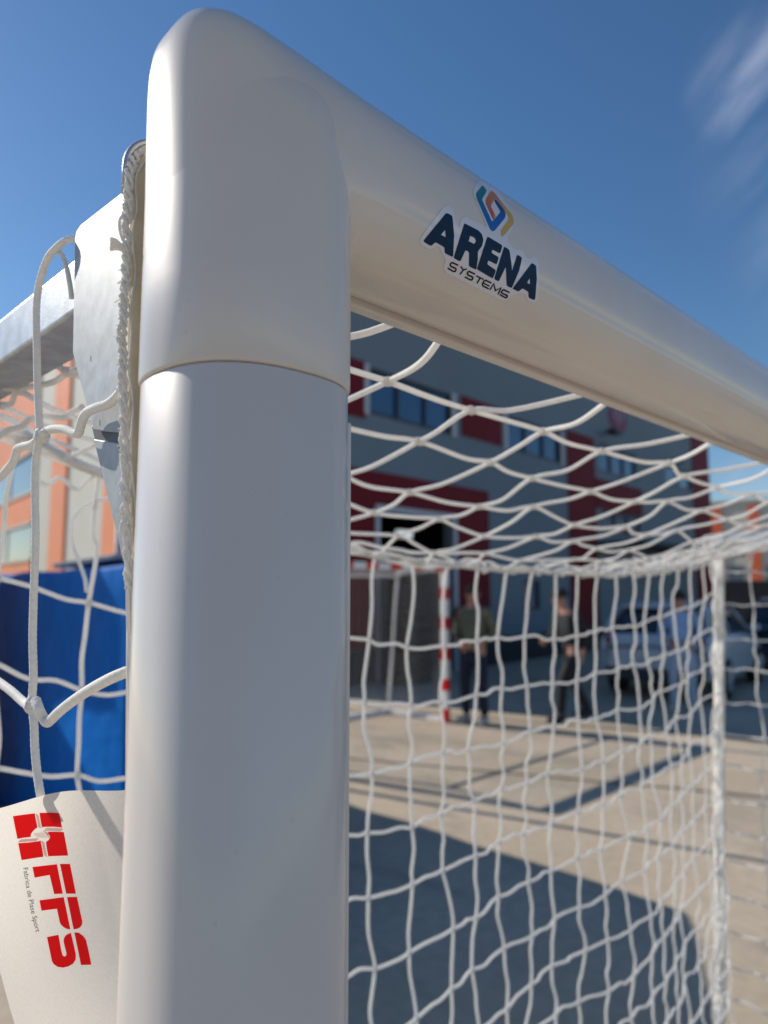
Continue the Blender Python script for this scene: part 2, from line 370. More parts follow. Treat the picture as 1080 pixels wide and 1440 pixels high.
bar_box(0.06, 0.77, 0.0, GW - 0.06, 0.81, 0.04, 'base_bar', M['galv'])
# gusset plate joining post and depth bar, outline measured on its own plane
XP = 0.0155
def plate(pxs, x0, x1, name, m, bev=0.0008):
    pts = [on_x(a, b, x0) for a, b in pxs]; mb = MB()
    n = len(pts); vs = [Vector((x0, p.y, p.z)) for p in pts] + [Vector((x1, p.y, p.z)) for p in pts]
    mb.add(vs, [tuple(range(n)), tuple(reversed(range(n, 2 * n)))] + [(i, n + i, n + (i + 1) % n, (i + 1) % n) for i in range(n)])
    return mb.build(name, m, goal, bevel=bev)
plate([(196, 252), (178, 265), (113, 316), (107, 325), (105, 335), (102, 495), (104, 505), (131, 605), (196, 611)], XP, XP + 0.003, 'gusset_plate', M['galvplate'])
plate([(131, 617), (182, 826), (196, 850), (196, 628)], XP + 0.001, XP + 0.003, 'gusset_plate', M['galvplate'])
M['gapshade'] = mat('plate_gap_shade', (0.10, 0.115, 0.15), 0.5, 0.3)  # dark colour stands in for the shadow band between the two plates
plate([(128, 598), (136, 632), (196, 640), (196, 600)], XP + 0.004, XP + 0.006, 'gap_shade_strip', M['gapshade'])
mb = MB()
for (a, b) in ((128, 500), (141, 590)):
    mb = MB(); p = on_x(a, b, XP); mb.add([(XP - 0.0003, p.y, p.z), (XP - 0.0003, p.y + 0.0008, p.z), (XP - 0.0003, p.y + 0.0008, p.z - 0.004), (XP - 0.0003, p.y, p.z - 0.004)], [(0, 1, 2, 3)]); mb.build('scratch', M['gap'], goal)

# ------------------------------------------------------------------ the net
net = empty('net', (0.05, 0.1, 0)); net.parent = goal; net.matrix_parent_inverse = goal.matrix_world.inverted()
rnd = random.Random(21)
NX0, NX1, NYB = 0.05, GW - 0.05, 0.70
def edge_z(u):
    return 1.70 + 0.205 * (1 - u) + 0.172 * u - 0.150 * (1 - abs(2 * u - 1.04) ** 3 if abs(2 * u - 1.04) < 1 else 0)
def roof_pt(u, v):
    x = NX0 + (NX1 - NX0) * u; y = 0.085 + (NYB - 0.085) * v
    zf = 1.918; ze = edge_z(u); s = v ** 1.08
    return Vector((x, y, zf * (1 - s) + ze * s))
TW = 0.0031
def knot(mb, c, r, d):
    q = Vector((0, 0, 1)).rotation_difference(Vector(d).normalized()).to_matrix().to_4x4()
    mb.ball(c, r, 8, 6, (0.85, 0.85, 1.35), q)
def wob(p, a): return p + Vector((rnd.uniform(-a, a), rnd.uniform(-a, a), rnd.uniform(-a, a)))
# roof panel
cols = [0.075, 0.19, 0.31, 0.47, 0.60, 0.76, 0.90, 1.06, 1.20, 1.35, 1.49, 1.64, 1.78, 1.92, 2.06, 2.20, 2.34, 2.47]
rows = [0.175, 0.355, 0.535, 0.715, 0.875, 1.0]
G = []
for i, x in enumerate(cols):
    u = (x - NX0) / (NX1 - NX0); line = []
    for j, v in enumerate(rows):
        p = roof_pt(min(max(u + rnd.uniform(-0.006, 0.006), 0), 1), min(1, v + (rnd.uniform(-0.035, 0.035) if j < 5 else 0)))
        p.z += rnd.uniform(-0.008, 0.008); line.append(p)
    G.append(line)
mb = MB()
front = []
for i, x in enumerate(cols):
    fx = x + (-0.065, 0.03, -0.055, 0.04)[i % 4] + rnd.uniform(-0.01, 0.01)
    f = Vector((max(fx, 0.105), 0.080, 1.908)); front.append(f)
    pts = [f] + G[i]; pp = []
    for k in range(len(pts) - 1):
        pp.append(pts[k]); pp.append(wob(pts[k].lerp(pts[k + 1], rnd.uniform(.35, .65)), 0.0045) - Vector((0, 0, 0.004)))
    pp.append(pts[-1]); mb.tube(smooth_path(pp, 6), TW, 8)
for j in range(len(rows)):
    pts = [Vector((0.045, G[0][j].y + 0.01, 1.925 if j < 4 else 1.9))] + [G[i][j] for i in range(len(cols))] + [Vector((GW - 0.045, G[-1][j].y, 1.885))]; pp = []
    for k in range(len(pts) - 1):
        pp.append(pts[k]); pp.append(wob(pts[k].lerp(pts[k + 1], rnd.uniform(.35, .65)), 0.0045) - Vector((0, 0, 0.003)))
    pp.append(pts[-1]); mb.tube(smooth_path(pp, 6), TW, 8)
for i in range(len(cols)):
    for j in range(len(rows) - 1): knot(mb, G[i][j], TW * 2.05, (1, rnd.uniform(-.5, .5), rnd.uniform(-.3, .3)))
mb.build('roof_panel', M['net'], net, smooth=True)
# gathered edge where roof and back meet
mb = MB()
for s in range(7):
    amp = 0.010 + 0.004 * s; ph = rnd.uniform(0, 6); pts = []
    for k in range(46):
        u = k / 45; g = 0.5 + 1.3 * max(0, u - 0.45)
        p = roof_pt(u, 1.0); pts.append(p + Vector((0, rnd.uniform(-1, 1) * amp * g, (rnd.uniform(-1, 1) * amp * g) * 0.7 + 0.004 * s * g)))
    mb.tube(smooth_path(pts, 4), TW * rnd.uniform(0.8, 1.1), 6)
for s in range(16):   # slack meshes heaped against the right corner
    u0 = rnd.uniform(0.72, 0.96); pts = []
    for k in range(9):
        u = u0 + 0.045 * k; v = 1.0 - rnd.uniform(0, 0.22)
        p = roof_pt(min(u, 1), 1); pts.append(Vector((NX0 + (NX1 - NX0) * u, 0.70 + rnd.uniform(-0.05, 0.02) - max(0, u - 1) * 0.6, p.z + rnd.uniform(-0.012, 0.05) * (0.4 + u0))))
    mb.tube(smooth_path(pts, 4), TW, 6)
mb.build('gathered_edge', M['net'], net, smooth=True)
# back panel
mb = MB(); PITCHX = 0.1085; ncol = 24; nrow = 17; B = []
for i in range(ncol):
    x = 0.120 + PITCHX * i
    if x > GW - 0.055: break
    u = (x - NX0) / (NX1 - NX0); ez = edge_z(u); line = [Vector((x + 0.012, NYB, ez))]
    for j in range(nrow):
        z = ez - 0.145 - 0.03 * (1 - u) - 0.1155 * j; f = min(1, (j + 1) / 8)
        # rows lose the sag of the top edge towards the ground
        z = z * (1 - 0.55 * f * 0.5) + (1.70 - 0.10 - 0.1155 * j) * 0.55 * f * 0.5
        if z < 0.03: break
        sag = Vector((rnd.uniform(-0.010, 0.010), rnd.uniform(-0.012, 0.012), rnd.uniform(-0.008, 0.008)))
        line.append(Vector((x, NYB + 0.008 + 0.022 * sin(i * 0.7) * f, z)) + sag)
    B.append(line)
def strand(mb, pts, amp, r=TW, n=7, step=5):
    pp = []
    for k in range(len(pts) - 1):
        a, b = pts[k], pts[k + 1]
        pp.append(a); pp.append(wob(a.lerp(b, rnd.uniform(.3, .45)), amp)); pp.append(wob(a.lerp(b, rnd.uniform(.6, .75)), amp))
    pp.append(pts[-1]); mb.tube(smooth_path(pp, step - 1), r, n)
for line in B: strand(mb, [line[0] + Vector((0.03, -0.005, -0.004))] + line, 0.0055)
for j in range(1, nrow + 1):
    pts = [l[j] for l in B if len(l) > j]
    if len(pts) < 3: continue
    pts = [Vector((0.045, NYB + 0.012, pts[0].z + 0.01))] + pts + [Vector((GW - 0.045, NYB + 0.016 + 0.004 * j, pts[-1].z + 0.01))]
    strand(mb, pts, 0.0055)
for line in B:
    for p in line[1:]: knot(mb, p, TW * 1.75, (rnd.uniform(-.4, .4), 0, 1))
mb.build('back_panel', M['net'], net, smooth=True)
# right side panel and left side panel (away from the hand-shaped foreground cords)
def side(xp, yA, yB, ztop, name, skip=0):
    mb = MB(); g = []
    ys = [yA + 0.112 * k for k in range(8) if yA + 0.112 * k < yB - 0.03]
    for y in ys:
        line = [Vector((xp, y, ztop))]
        for j in range(15):
            z = ztop - 0.11 - 0.115 * j
            if z < 0.05: break
            line.append(Vector((xp + rnd.uniform(-0.012, 0.012), y + rnd.uniform(-0.008, 0.008), z + rnd.uniform(-.01, .01))))
        g.append(line)
    for l in g[skip:]: strand(mb, l, 0.006)
    for j in range(1, min(len(l) for l in g)):
        strand(mb, ([Vector((xp, 0.08, g[0][j].z))] if not skip else []) + [l[j] for l in g[skip:]] + [Vector((xp, yB + 0.002 * j, g[-1][j].z))], 0.006)
    for l in g[skip:]:
        for p in l[1:]: knot(mb, p, TW * 1.5, (0, rnd.uniform(-.5, .5), 1))
    return mb.build(name, M['net'], net, smooth=True)
side(GW - 0.045, 0.15, 0.71, 1.86, 'side_panel')
side(0.03, 0.32, 0.71, 1.90, 'side_panel', 2)
# lacing wound round the right rear upright
mb = MB(); xu = GW - 0.045
for s in range(2):
    pts = []
    for k in range(120):
        t = k / 119; z = 1.86 - 1.80 * t; a = k * (0.30 + 0.12 * s) + s * 2; rr = 0.021 + 0.004 * sin(k * 0.31 + s)
        yy = 0.712 + (0.79 - 0.712) * t
        pts.append(Vector((xu - 0.006 + rr * cos(a), yy + rr * sin(a), z + rnd.uniform(-.004, .004))))
    mb.tube(smooth_path(pts, 4), TW * 0.9, 6)
for s in range(6):
    pts = []; ph = rnd.uniform(0, 6)
    for k in range(61):
        t = k / 60; z = 1.86 - 1.8 * t; w_ = 0.013 * sin(k * .45 + ph) + 0.006 * sin(k * 1.1 + ph * 2)
        pts.append(Vector((xu - 0.030 - rnd.uniform(0, .006) - abs(w_) * .9, 0.712 + 0.08 * t - 0.012 + w_, z)))
    mb.tube(smooth_path(pts, 4), TW, 6)
mb.build('lacing', M['net'], net, smooth=True)

# foreground cords at the left, thick braided line laced over the depth bar
CR = 0.0027
XC = 0.0085
mb = MB()
def cpx(lst): return [on_x(a, b, x) for a, b, x in lst]
A = cpx([(140, 352, 0.040), (122, 340, 0.030), (105, 336, 0.020), (92, 339, 0.013), (80, 348, 0.010), (68, 362, XC), (59, 385, XC), (53, 412, XC), (51, 445, XC), (52, 500, XC), (53, 550, XC), (56, 606, XC), (56, 616, XC), (50, 650, XC), (49, 700, XC), (50, 745, XC), (49, 790, XC), (47, 850, XC), (46, 900, XC), (47, 950, XC), (45, 990, XC), (48, 1020, XC), (49, 1050, XC), (52, 1085, XC), (56, 1112, XC), (58, 1122, XC + 0.004)])
Cc = cpx([(172, 545, 0.012), (166, 556, 0.011), (152, 568, 0.010), (137, 573, XC), (124, 579, XC), (117, 588, XC), (113, 600, XC), (110, 609, XC), (104, 609, XC), (92, 604, XC), (78, 603, XC), (66, 606, XC), (60, 611, XC - .004)])
D = cpx([(52, 620, XC), (44, 625, XC), (32, 628, XC), (25, 631, XC), (22, 640, XC), (18, 650, XC), (10, 660, XC), (3, 668, XC), (-6, 676, XC), (-30, 690, XC)])
Lw = cpx([(-40, 925, XC), (-10, 952, XC), (0, 960, XC), (16, 972, XC), (34, 988, XC), (42, 992, XC - .003)])
Rw = cpx([(50, 984, XC - .004), (55, 998, XC - .004), (60, 1008, XC), (66, 1016, XC), (72, 1012, XC), (82, 1002, XC), (98, 989, XC), (118, 975, XC), (140, 962, XC), (160, 952, 0.010), (178, 945, 0.014), (192, 940, 0.02)])
for P_, rr in ((A, 1.0), (Cc, 1.12), (D, 1.15), (Lw, 1.15), (Rw, 1.2)):
    mb.tube(smooth_path(P_, 40), CR * rr, 18, braid=820)
# knots: wrapped turns
def knot_turns(c, r, turns, tilt):
    pts = []
    for k in range(int(turns * 14)):
        a = 2 * pi * k / 14; h = (k / (turns * 14) - 0.5) * r * 1.6
        v = Vector((0.8 * r * cos(a), r * sin(a), h)); v = Matrix.Rotation(tilt, 3, 'X') @ v; pts.append(c + v)
    mb.tube(smooth_path(pts, 5), CR * 0.9, 12, braid=420)
knot_turns(on_x(59, 614, XC), 0.0038, 2.6, 0.7)
knot_turns(on_x(46, 992, XC), 0.0042, 1.6, 0.9)
mb.build('edge_cord', M['cord'], net, smooth=True)
mb = MB()   # short end hanging behind the bar
mb.tube(smooth_path(cpx([(80, 350, 0.013), (88, 360, 0.014), (94, 378, 0.015), (98, 398, 0.016), (101, 420, 0.018)]), 8), CR * 0.7, 10)
mb.build('cord_end', M['cord'], net, smooth=True)
# wavy spare lengths seen under the depth bar
mb = MB()
def cdep(lst, r=TW): mb.tube(smooth_path([at_depth(a, b, d) for a, b, d in lst], 8), r, 10)
cdep([(-12, 622, .78), (10, 606, .78), (30, 600, .78), (42, 590, .78), (62, 585, .78), (88, 588, .78), (100, 580, .78), (116, 572, .77)], 0.0031)
mb.build('loose_cord', M['net'], net, smooth=True); mb = MB()
cdep([(55, 678, 1.0), (68, 681, 1.0), (82, 672, 1.0), (92, 676, 1.0), (101, 685, 1.0), (112, 688, 1.0), (124, 676, 1.0), (138, 664, 1.0)], 0.0033)
mb.build('loose_cord', M['net'], net, smooth=True); mb = MB()
cdep([(160, 700, 1.0), (125, 708, 1.0), (104, 728, .98), (101, 760, .98), (112, 792, .97), (120, 815, .96), (122, 832, .95)], 0.0026)
mb.build('loose_cord', M['net'], net, smooth=True); mb = MB()
# twisted lacing down the back of the near post
mb = MB()
ztop, zbot = on_y(186, 212, 0.095).z, 0.06
def lace_c(z):  # centre of lacing in x
    return Vector((0.0065, 0.0945, z))
path_px = [(198, 214), (190, 224), (184, 240), (181, 262), (180, 290), (177, 312), (178, 340), (178, 372), (176, 400), (174, 430), (173, 455), (171, 478), (173, 500), (172, 530), (174, 560), (175, 600), (176, 650), (177, 700), (179, 750), (181, 800), (183, 830)]
base = smooth_path([on_y(a, b, 0.0925) for a, b in path_px], 10)
zl = base[-1]; base += [Vector((zl.x + 0.012 * min(1, k / 10), zl.y, zl.z - 0.02 * k)) for k in range(1, 80)]
for s in range(3):
    pts = [p + Vector((0.0016 * cos(k * 0.33 + s * 2.09) + rnd.uniform(-.0009, .0006), 0.0016 * sin(k * 0.33 + s * 2.09), 0)) for k, p in enumerate(base)]
    mb.tube(smooth_path(pts, 2), 0.00115, 8)
# a thin return line next to it and small loops, tufts
pts = [p + Vector((0.0042 + 0.0009 * sin(k * 0.19), -0.001, 0)) for k, p in enumerate(base)]
mb.tube(pts, 0.0007, 6)
for (zx, zy, sx) in ((176, 318, 1), (174, 560, .6), (175, 690, .9), (173, 742, 1), (178, 745, .7)):
    c = on_y(zx, zy, 0.0925); mb.ball(c, 0.0022 * sx, 8, 6, (1, 1, 2.2))
loop = [(180, 302), (172, 304), (168, 312), (169, 326), (173, 338), (178, 344)]
mb.tube(smooth_path([on_y(a, b, 0.092) for a, b in loop], 8), 0.0009, 8)
for o_ in range(3):
    tuft = [(180, 352 + o_), (172, 347 + 2 * o_), (163, 339 + 5 * o_), (155, 336 + 7 * o_)]
    mb.tube(smooth_path([on_y(a, b, 0.092 + .001 * o_) for a, b in tuft], 6), 0.0013, 8)
loop2 = [(173, 724), (167, 722), (165, 729), (168, 736), (174, 737)]
mb.tube(smooth_path([on_y(a, b, 0.092) for a, b in loop2], 8), 0.0005, 6)
for k in range(80):   # frayed bits
    i = rnd.randrange(10, 190); p = base[i]; q = p + Vector((rnd.uniform(-.004, -.001), rnd.uniform(-.002, .004), rnd.uniform(-.003, .003)))
    mb.tube([p, p.lerp(q, .6) + Vector((0, 0, .0008)), q], 0.00032, 5)
mb.build('lacing', M['cord'], net, smooth=True)

# ------------------------------------------------------------------ printed shapes laid on real surfaces
def decal(name, polys, target, m, parent, off=0.0003, cell=5.0, color=None, holes=None):
    """polys: list of outlines in photo pixels (first outline, then holes, filled even-odd) -> thin skin on target"""
    dg = bpy.context.evaluated_depsgraph_get(); dg.update()
    cu = bpy.data.curves.new('c', 'CURVE'); cu.dimensions = '2D'; cu.fill_mode = 'BOTH'
    for pl in polys:
        sp = cu.splines.new('POLY'); sp.points.add(len(pl) - 1); sp.use_cyclic_u = True
        for i, (x, y) in enumerate(pl): sp.points[i].co = (x * 0.01, -y * 0.01, 0, 1)
    co = bpy.data.objects.new('c', cu); COL.objects.link(co); bpy.context.view_layer.update()
    dg = bpy.context.evaluated_depsgraph_get(); me = bpy.data.meshes.new_from_object(co.evaluated_get(dg))
    bpy.data.objects.remove(co)
    bm = bmesh.new(); bm.from_mesh(me); bmesh.ops.remove_doubles(bm, verts=bm.verts, dist=1e-5)
    xs = [v.co.x for v in bm.verts]; ys = [v.co.y for v in bm.verts]
    for ax, lo, hi in ((0, min(xs), max(xs)), (1, min(ys), max(ys))):
        c = lo + cell * .01
        while c < hi:
            no = (1, 0, 0) if ax == 0 else (0, 1, 0); pc = (c, 0, 0) if ax == 0 else (0, c, 0)
            bmesh.ops.bisect_plane(bm, geom=bm.verts[:] + bm.edges[:] + bm.faces[:], plane_co=pc, plane_no=no); c += cell * .01
    bmesh.ops.triangulate(bm, faces=bm.faces[:])
    vs = []; pix = []
    for v in bm.verts:
        px, py = v.co.x * 100, -v.co.y * 100
        d = ray(px, py).normalized(); h = target.ray_cast(CAM, d)
        if h[0] is None:
            h = target.find_nearest(CAM + d * 0.5)
        nn = h[1] if h[1].dot(d) < 0 else -h[1]
        vs.append(h[0] + nn * off); pix.append((px, py))
    fs = [tuple(v.index for v in f.verts) for f in bm.faces]
    o = link_mesh(name, vs, fs, m, parent, True)
    if color:
        at = o.data.color_attributes.new('Col', 'FLOAT_COLOR', 'POINT')
        for i, p in enumerate(pix): at.data[i].color = (*color(*p), 1)
    bpy.data.meshes.remove(me); bm.free(); return o
def bvh_of(o, invert=None):
    return BVHTree.FromPolygons([tuple(v.co) for v in o.data.vertices], [tuple(p.vertices) for p in o.data.polygons])
def c1(l): return [(580 + a / 10.8, 300 + b / 10.8) for a, b in l]
def c2(l): return [(660 + a / 9.818, 330 + b / 9.818) for a, b in l]
def c3(l): return [(650 + a / 12, 240 + b / 12) for a, b in l]
def c6(l): return [(560 + a / 4.5, 230 + b / 4.5) for a, b in l]
def rnd_poly(p, k=0.25, it=2):
    for _ in range(it):
        q = []
        for i in range(len(p)):
            a, b = p[i], p[(i + 1) % len(p)]; L = math.dist(a, b); t = min(k, 1.2 / max(L, 1e-3)) if it < 3 else k
            q += [(a[0] + (b[0] - a[0]) * t, a[1] + (b[1] - a[1]) * t), (b[0] - (b[0] - a[0]) * t, b[1] - (b[1] - a[1]) * t)]
        p = q
    return p
XB = bvh_of(xbar)
stk = c6([(133, 485), (160, 440), (285, 275), (312, 262), (345, 288), (362, 370), (382, 408), (395, 352), (423, 335), (550, 398), (556, 404), (556, 392), (474, 200), (472, 165), (508, 108), (545, 122), (640, 180), (736, 350), (738, 385), (690, 465), (698, 508), (740, 540), (792, 550), (800, 590), (830, 603), (850, 585), (882, 608), (890, 650), (884, 862), (858, 884), (815, 866), (800, 822), (762, 816), (716, 838), (690, 862), (655, 868), (300, 690), (284, 655), (300, 608), (270, 560), (262, 530), (240, 520), (205, 545), (150, 520)])
sticker = decal('sticker', [rnd_poly(stk)], XB, M['vinyl'], goal, 0.00025)
tag(sticker, 'white die-cut sticker with a coloured diamond emblem and navy lettering')
Lt = [
 [c1([(515, 0), (560, 18), (597, 42), (612, 180), (625, 330), (612, 645), (598, 660), (482, 600), (482, 515), (340, 435), (290, 485), (265, 490), (165, 432), (165, 408), (500, 3)]), c1([(490, 250), (425, 325), (498, 365)])],
 [c1([(785, 155), (990, 260), (1045, 315), (1070, 400), (1050, 500), (985, 578), (985, 700), (965, 845), (945, 850), (850, 800), (855, 590), (800, 555), (725, 720), (700, 722), (618, 675), (778, 165)]), c1([(868, 342), (845, 425), (930, 468), (958, 430), (948, 388), (922, 362)])],
 [c2([(250, 30), (450, 150), (420, 262), (310, 205), (298, 250), (400, 312), (370, 415), (255, 352), (240, 408), (362, 490), (318, 605), (105, 480), (100, 465), (240, 40)])],
 [c2([(478, 168), (545, 210), (575, 400), (582, 510), (655, 275), (720, 318), (700, 420), (680, 500), (580, 738), (510, 705), (498, 440), (400, 645), (335, 610), (370, 500), (470, 180)])],
 [c2([(862, 395), (915, 430), (925, 600), (905, 880), (890, 903), (810, 865), (812, 790), (728, 738), (672, 785), (592, 745), (600, 730), (850, 400)]), c2([(828, 600), (790, 662), (833, 685)])]]
for lt in Lt: decal('letter', [rnd_poly(lt[0])] + lt[1:], XB, M['navy'], sticker, 0.0005)
def stroke(pl, w):
    """polyline -> outline"""
    n = len(pl); Lp, Rp = [], []
    for i in range(n):
        a = pl[max(i - 1, 0)]; b = pl[min(i + 1, n - 1)]; dx, dy = b[0] - a[0], b[1] - a[1]; L = math.hypot(dx, dy) or 1
        k = 1.0
        if 0 < i < n - 1:
            d1 = Vector((pl[i][0] - pl[i - 1][0], pl[i][1] - pl[i - 1][1])).normalized(); d2 = Vector((pl[i + 1][0] - pl[i][0], pl[i + 1][1] - pl[i][1])).normalized()
            k = min(1.5, 1 / max(0.5, sqrt((1 + d1.dot(d2)) / 2)))
        nx, ny = -dy / L * w / 2 * k, dx / L * w / 2 * k
        Lp.append((pl[i][0] + nx, pl[i][1] + ny)); Rp.append((pl[i][0] - nx, pl[i][1] - ny))
    return Lp + Rp[::-1]
W = 2.1
sysl = [
 [c1([(690, 787), (598, 745), (578, 755), (567, 785), (575, 800), (655, 835), (655, 860), (640, 880), (615, 878), (530, 828)])],
 [c1([(725, 803), (768, 855), (820, 843)]), c1([(768, 855), (715, 925)])],
 [c1([(945, 922), (855, 878), (838, 888), (826, 915), (835, 930), (912, 968), (912, 985), (895, 1008), (870, 1005), (790, 962)])],
 [c2([(90, 567), (192, 615)]), c2([(146, 592), (100, 668)])],
 [c2([(300, 665), (215, 626), (195, 640), (175, 680), (180, 702), (262, 745)]), c2([(192, 668), (272, 706)])],
 [c2([(280, 757), (332, 675), (355, 770), (432, 730), (393, 820)])],
 [c2([(550, 797), (468, 757), (450, 768), (438, 795), (450, 808), (520, 838), (518, 855), (500, 868), (480, 860), (415, 823)])]]
for lt in sysl:
    big = [stroke(s, W if len(s) > 3 else W * .9) for s in lt]
    if len(big) == 1: decal('letter', big, XB, M['black'], sticker, 0.0005)
    else:
        o = decal('letter', [big[0]], XB, M['black'], sticker, 0.0005); o2 = decal('letter', [big[1]], XB, M['black'], sticker, 0.00055)
        bm = bmesh.new(); bm.from_mesh(o.data); bm.from_mesh(o2.data); bm.to_mesh(o.data); bm.free(); bpy.data.objects.remove(o2)
        o.data.shade_smooth()
def colmat():
    m = mat('colour_print', (1, 1, 1), 0.3, coat=0.2); t = m.node_tree; a = t.nodes.new('ShaderNodeVertexColor'); a.layer_name = 'Col'
    t.links.new(a.outputs[0], t.nodes['Principled BSDF'].inputs['Base Color']); return m
CM = colmat()
def grad(y0, ca, y1, cb):
    def f(px, py):
        t = min(1, max(0, (py - y0) / (y1 - y0))); return tuple(a * (1 - t) + b * t for a, b in zip(ca, cb))
    return f
teal, blue, dblue, org, redo, yel = (0.0, .18, .13), (0.0, .10, .42), (0.0, .015, .16), (.52, .15, .04), (.50, .06, .05), (.56, .36, .05)
def cr_(a): return [(650 + x / 12, 240 + y / 12) for x, y in a]
decal('emblem', [rnd_poly(c3([(340, 248), (408, 352), (322, 488), (495, 868), (635, 712), (635, 682), (535, 515), (552, 478), (700, 672), (722, 725), (718, 795), (545, 1008), (512, 1030), (480, 1012), (452, 965), (238, 475), (225, 388)]))], XB, CM, sticker, 0.0005, 3.5,
      color=lambda px, py: (grad(262, teal, 308, blue)(px, py) if px < 692 else grad(283, dblue, 312, blue)(px, py)))
decal('emblem', [rnd_poly(c3([(490, 350), (528, 370), (600, 465), (830, 742), (866, 842), (860, 900), (682, 1113), (655, 1112), (645, 1008), (778, 832), (780, 785), (560, 462), (478, 580), (480, 622), (565, 782), (520, 842), (392, 562), (385, 498), (468, 362)]))], XB, CM, sticker, 0.0005, 3.5,
      color=lambda px, py: (grad(278, org, 300, redo)(px, py) if px < 694 and py < 312 and px < 690 + (py - 275) * .2 else grad(278, org, 296, yel)(px, py)))

# ------------------------------------------------------------------ woven maker's tag tied to the net
TD = 0.455
def tag_pt(u, v):   # u across 0..1, v down 0..1
    tl, tr, bl, br = (-44, 1145), (205, 1103), (48, 1530), (292, 1480)
    px = (tl[0] * (1 - u) + tr[0] * u) * (1 - v) + (bl[0] * (1 - u) + br[0] * u) * v
    py = (tl[1] * (1 - u) + tr[1] * u) * (1 - v) + (bl[1] * (1 - u) + br[1] * u) * v
    py += -7 * sin(pi * min(1, u * 1.15)) * (1 - v) + 3 * sin(u * 9) * (1 - v)
    px += -9 * sin(pi * v)
    d = TD + 0.016 * sin(u * 3.4 - 0.7 + v * 0.5) + 0.006 * sin(v * 4 + u * 2.5) + 0.012 * max(0, u - 0.7) * (1 + v)
    return at_depth(px, py, d)
N1, N2 = 56, 72
vs = [tag_pt(i / N1, j / N2) for j in range(N2 + 1) for i in range(N1 + 1)]
fs = [(j * (N1 + 1) + i, (j + 1) * (N1 + 1) + i, (j + 1) * (N1 + 1) + i + 1, j * (N1 + 1) + i + 1) for j in range(N2) for i in range(N1)]
tm = M['tag']; t = tm.node_tree
uvn = t.nodes.new('ShaderNodeUVMap'); mpn = t.nodes.new('ShaderNodeMapping'); mpn.inputs['Scale'].default_value = (46, 64, 1); mpn.inputs['Rotation'].default_value = (0, 0, 0.785)
vor = t.nodes.new('ShaderNodeTexVoronoi'); vor.inputs['Scale'].default_value = 1.0; vor.inputs['Randomness'].default_value = 0.15
bp = t.nodes.new('ShaderNodeBump'); bp.inputs['Strength'].default_value = 0.9; bp.inputs['Distance'].default_value = 0.0012; bp.invert = True
t.links.new(uvn.outputs[0], mpn.inputs[0]); t.links.new(mpn.outputs[0], vor.inputs['Vector']); t.links.new(vor.outputs['Distance'], bp.inputs['Height']); t.links.new(bp.outputs[0], t.nodes['Principled BSDF'].inputs['Normal'])
tago = link_mesh('fabric_tag', vs, fs, tm, None, True)
uvl = tago.data.uv_layers.new(name='UVMap')
for lp in tago.data.loops:
    i = lp.vertex_index; uvl.data[lp.index].uv = ((i % (N1 + 1)) / N1, (i // (N1 + 1)) / N2)
TB = bvh_of(tago)
tag(tago, 'off-white woven fabric tag with red rope-knot logo, tied to the net beside the near post', 'label tag')
def c4(l): return [(a / 9.818, 1120 + b / 9.818) for a, b in l]
def c5(l): return [(20 + a / 8, 1200 + b / 8) for a, b in l]
logo = None
for pl in ([(175, 268), (330, 246), (480, 228), (494, 310), (520, 425), (500, 432), (460, 470), (425, 515), (425, 555), (330, 565), (238, 582)],
           [(545, 222), (680, 219), (815, 224), (838, 310), (860, 425), (740, 414), (605, 416), (580, 425), (560, 330)],
           [(668, 482), (780, 482), (884, 486), (910, 620), (945, 812), (810, 816), (668, 822), (648, 725), (635, 625), (680, 590), (692, 545), (660, 505)],
           [(250, 640), (400, 630), (540, 612), (560, 600), (585, 720), (602, 828), (450, 850), (297, 875), (270, 750)]):
    o = decal('logo_patch', [c4(pl)], TB, M['red'], logo or tago, 0.0006)
    if logo is None: logo = o
M['ropedk'] = mat('rope_shade_print', (0.50, 0.14, 0.12), 0.6, trans=0.5)
dash = []
for (x0, y0, x1, y1, n_) in ((510, 240, 552, 430, 5), (590, 610, 634, 820, 6), (625, 446, 860, 456, 7), (262, 606, 520, 588, 8)):
    for k in range(n_):
        t_ = (k + .5) / n_; cx_, cy_ = x0 + (x1 - x0) * t_, y0 + (y1 - y0) * t_
        s_ = 1 if abs(x1 - x0) < abs(y1 - y0) else -1
        dash.append(stroke(c4([(cx_ - 22, cy_ - 20 * s_), (cx_ + 22, cy_ + 20 * s_)]), 1.3))
for k in range(4): dash.append(stroke(c4([(470 + 34 * k, 500 - 18 * k + 14 * k), (530 + 38 * k, 560 + 2 * k)]), 0.9))
for k in range(3): dash.append(stroke(c4([(600 + 22 * k, 460 + 16 * k), (650 + 14 * k, 520 + 22 * k)]), 0.9))
for d_ in dash[:]:
    pass
dv_, df_ = [], []
for q in dash:
    b0 = len(dv_)
    for (a_, b_) in q:
        d_ = ray(a_, b_).normalized(); h = TB.ray_cast(CAM, d_); nn = h[1] if h[1].dot(d_) < 0 else -h[1]; dv_.append(h[0] + nn * 0.0009)
    df_.append(tuple(range(b0, len(dv_))))
link_mesh('rope_twist', dv_, df_, M['ropedk'], logo)
